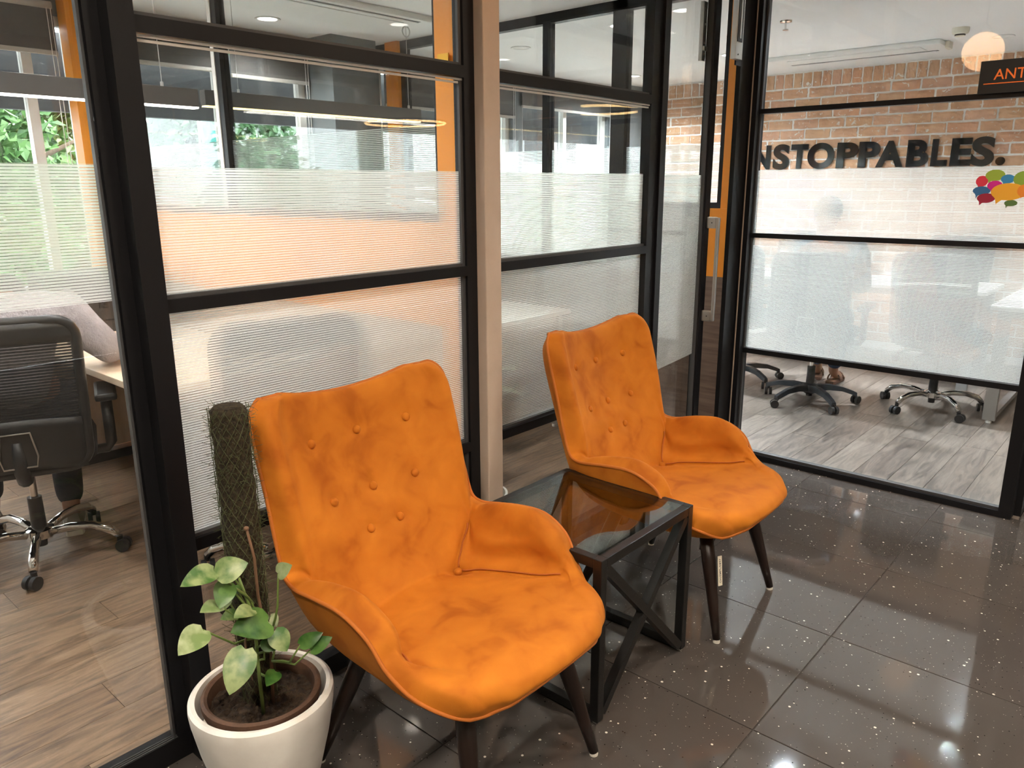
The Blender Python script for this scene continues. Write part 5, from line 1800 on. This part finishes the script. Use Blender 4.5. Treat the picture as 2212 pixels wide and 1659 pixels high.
    for sn in 'LR':
        a, b = Vector(J['ank' + sn]), Vector(J['toe' + sn])
        d = (b - a); d.z = 0; d.normalize()
        s2 = Vector((-d.y, d.x, 0))
        heel = a - d * 0.05
        heel.z = 0
        outl = [(0.0, 0.028), (0.02, 0.036), (0.10, 0.038), (0.18, 0.046), (0.235, 0.036), (0.262, 0.012)]
        pts = [(x, y) for x, y in outl] + [(x, -y) for x, y in outl[::-1]]
        base_z = min(a.z - 0.085, b.z - 0.03)
        so_ = fixn(MB().prism(pts, (heel.x, heel.y, max(0.0, base_z)), d, s2, 0.0, 0.022).build('sole', 'sole' if shoes == 'shoe' else 'leather', t))
        if shoes == 'shoe':
            v, f = [], []
            n = len(pts)
            bz = max(0.0, base_z)
            for q, (z, k_) in enumerate(((0.022, 1.0), (0.045, 1.0), (0.062, 0.86), (0.085, 0.66), (0.098, 0.55))):
                for x, y in pts:
                    xx = 0.115 + (x - 0.115) * k_ - (0.05 * max(0, q - 1) / 3 if x > 0.08 else 0)
                    zz = z * (1 - 0.42 * max(0, (x - 0.07) / 0.19)) if q > 1 else z
                    v.append(heel + d * xx + s2 * (y * k_) + Vector((0, 0, bz + zz)))
            for i in range(4):
                for k in range(n):
                    f.append((i * n + k, i * n + (k + 1) % n, (i + 1) * n + (k + 1) % n, (i + 1) * n + k))
            f.append(tuple(4 * n + k for k in range(n)))
            MB().add(v, f).build('shoe_upper', 'shoe', t, 'auto')
        else:
            for x in (0.09, 0.17):
                MB().tube([heel + d * x + s2 * (0.046 * math.cos(q)) + Vector((0, 0, max(0, base_z) + 0.018 + 0.055 * math.sin(q))) for q in [PI * k / 8 for k in range(9)]], 0.006, 6).build('sandal_strap', 'leather', t, True)
    return t
person('office worker in a pale lavender shirt leaning on the oak desk, seen from behind', (0.890, 3.345, 0), math.radians(75),
       dict(pelvis=(-0.03, 0, 0.610), waist=(0.02, 0, 0.77), chest=(0.05, 0, 0.925), neck=(0.19, 0, 1.005), head=(0.30, 0, 0.985),
            shoL=(0.06, 0.19, 0.985), elbL=(0.25, 0.27, 0.74), wriL=(0.42, 0.12, 0.67), shoR=(0.05, -0.19, 0.985), elbR=(-0.01, -0.345, 0.806), wriR=(0.23, -0.36, 0.787),
            hipL=(0.05, 0.10, 0.58), hipR=(0.05, -0.10, 0.58), kneL=(0.44, 0.16, 0.55), kneR=(0.42, -0.14, 0.55), ankL=(0.40, 0.17, 0.095), ankR=(0.16, -0.12, 0.095), toeL=(0.56, 0.20, 0.032), toeR=(0.32, -0.13, 0.032)),
       'shirt', 'trousers', 'shoe', head_pitch=1.25)
person('meeting room worker in jeans and sandals seated behind the frosted glass', (5.17, 1.84, 0), math.radians(8),
       dict(pelvis=(-0.06, 0, 0.635), waist=(-0.08, 0, 0.80), chest=(-0.05, 0, 0.98), neck=(0.0, 0, 1.13), head=(0.05, 0, 1.225),
            shoL=(-0.04, 0.20, 1.04), elbL=(0.10, 0.25, 0.80), wriL=(0.34, 0.16, 0.78), shoR=(-0.04, -0.20, 1.04), elbR=(0.10, -0.25, 0.80), wriR=(0.34, -0.16, 0.78),
            hipL=(0.04, 0.10, 0.60), hipR=(0.04, -0.10, 0.60), kneL=(0.46, 0.12, 0.54), kneR=(0.46, -0.10, 0.54), ankL=(0.70, 0.10, 0.10), ankR=(0.60, -0.03, 0.10), toeL=(0.86, 0.13, 0.034), toeR=(0.76, -0.05, 0.034)),
       'shirtb', 'jeans', 'sandal', head_pitch=0.25)
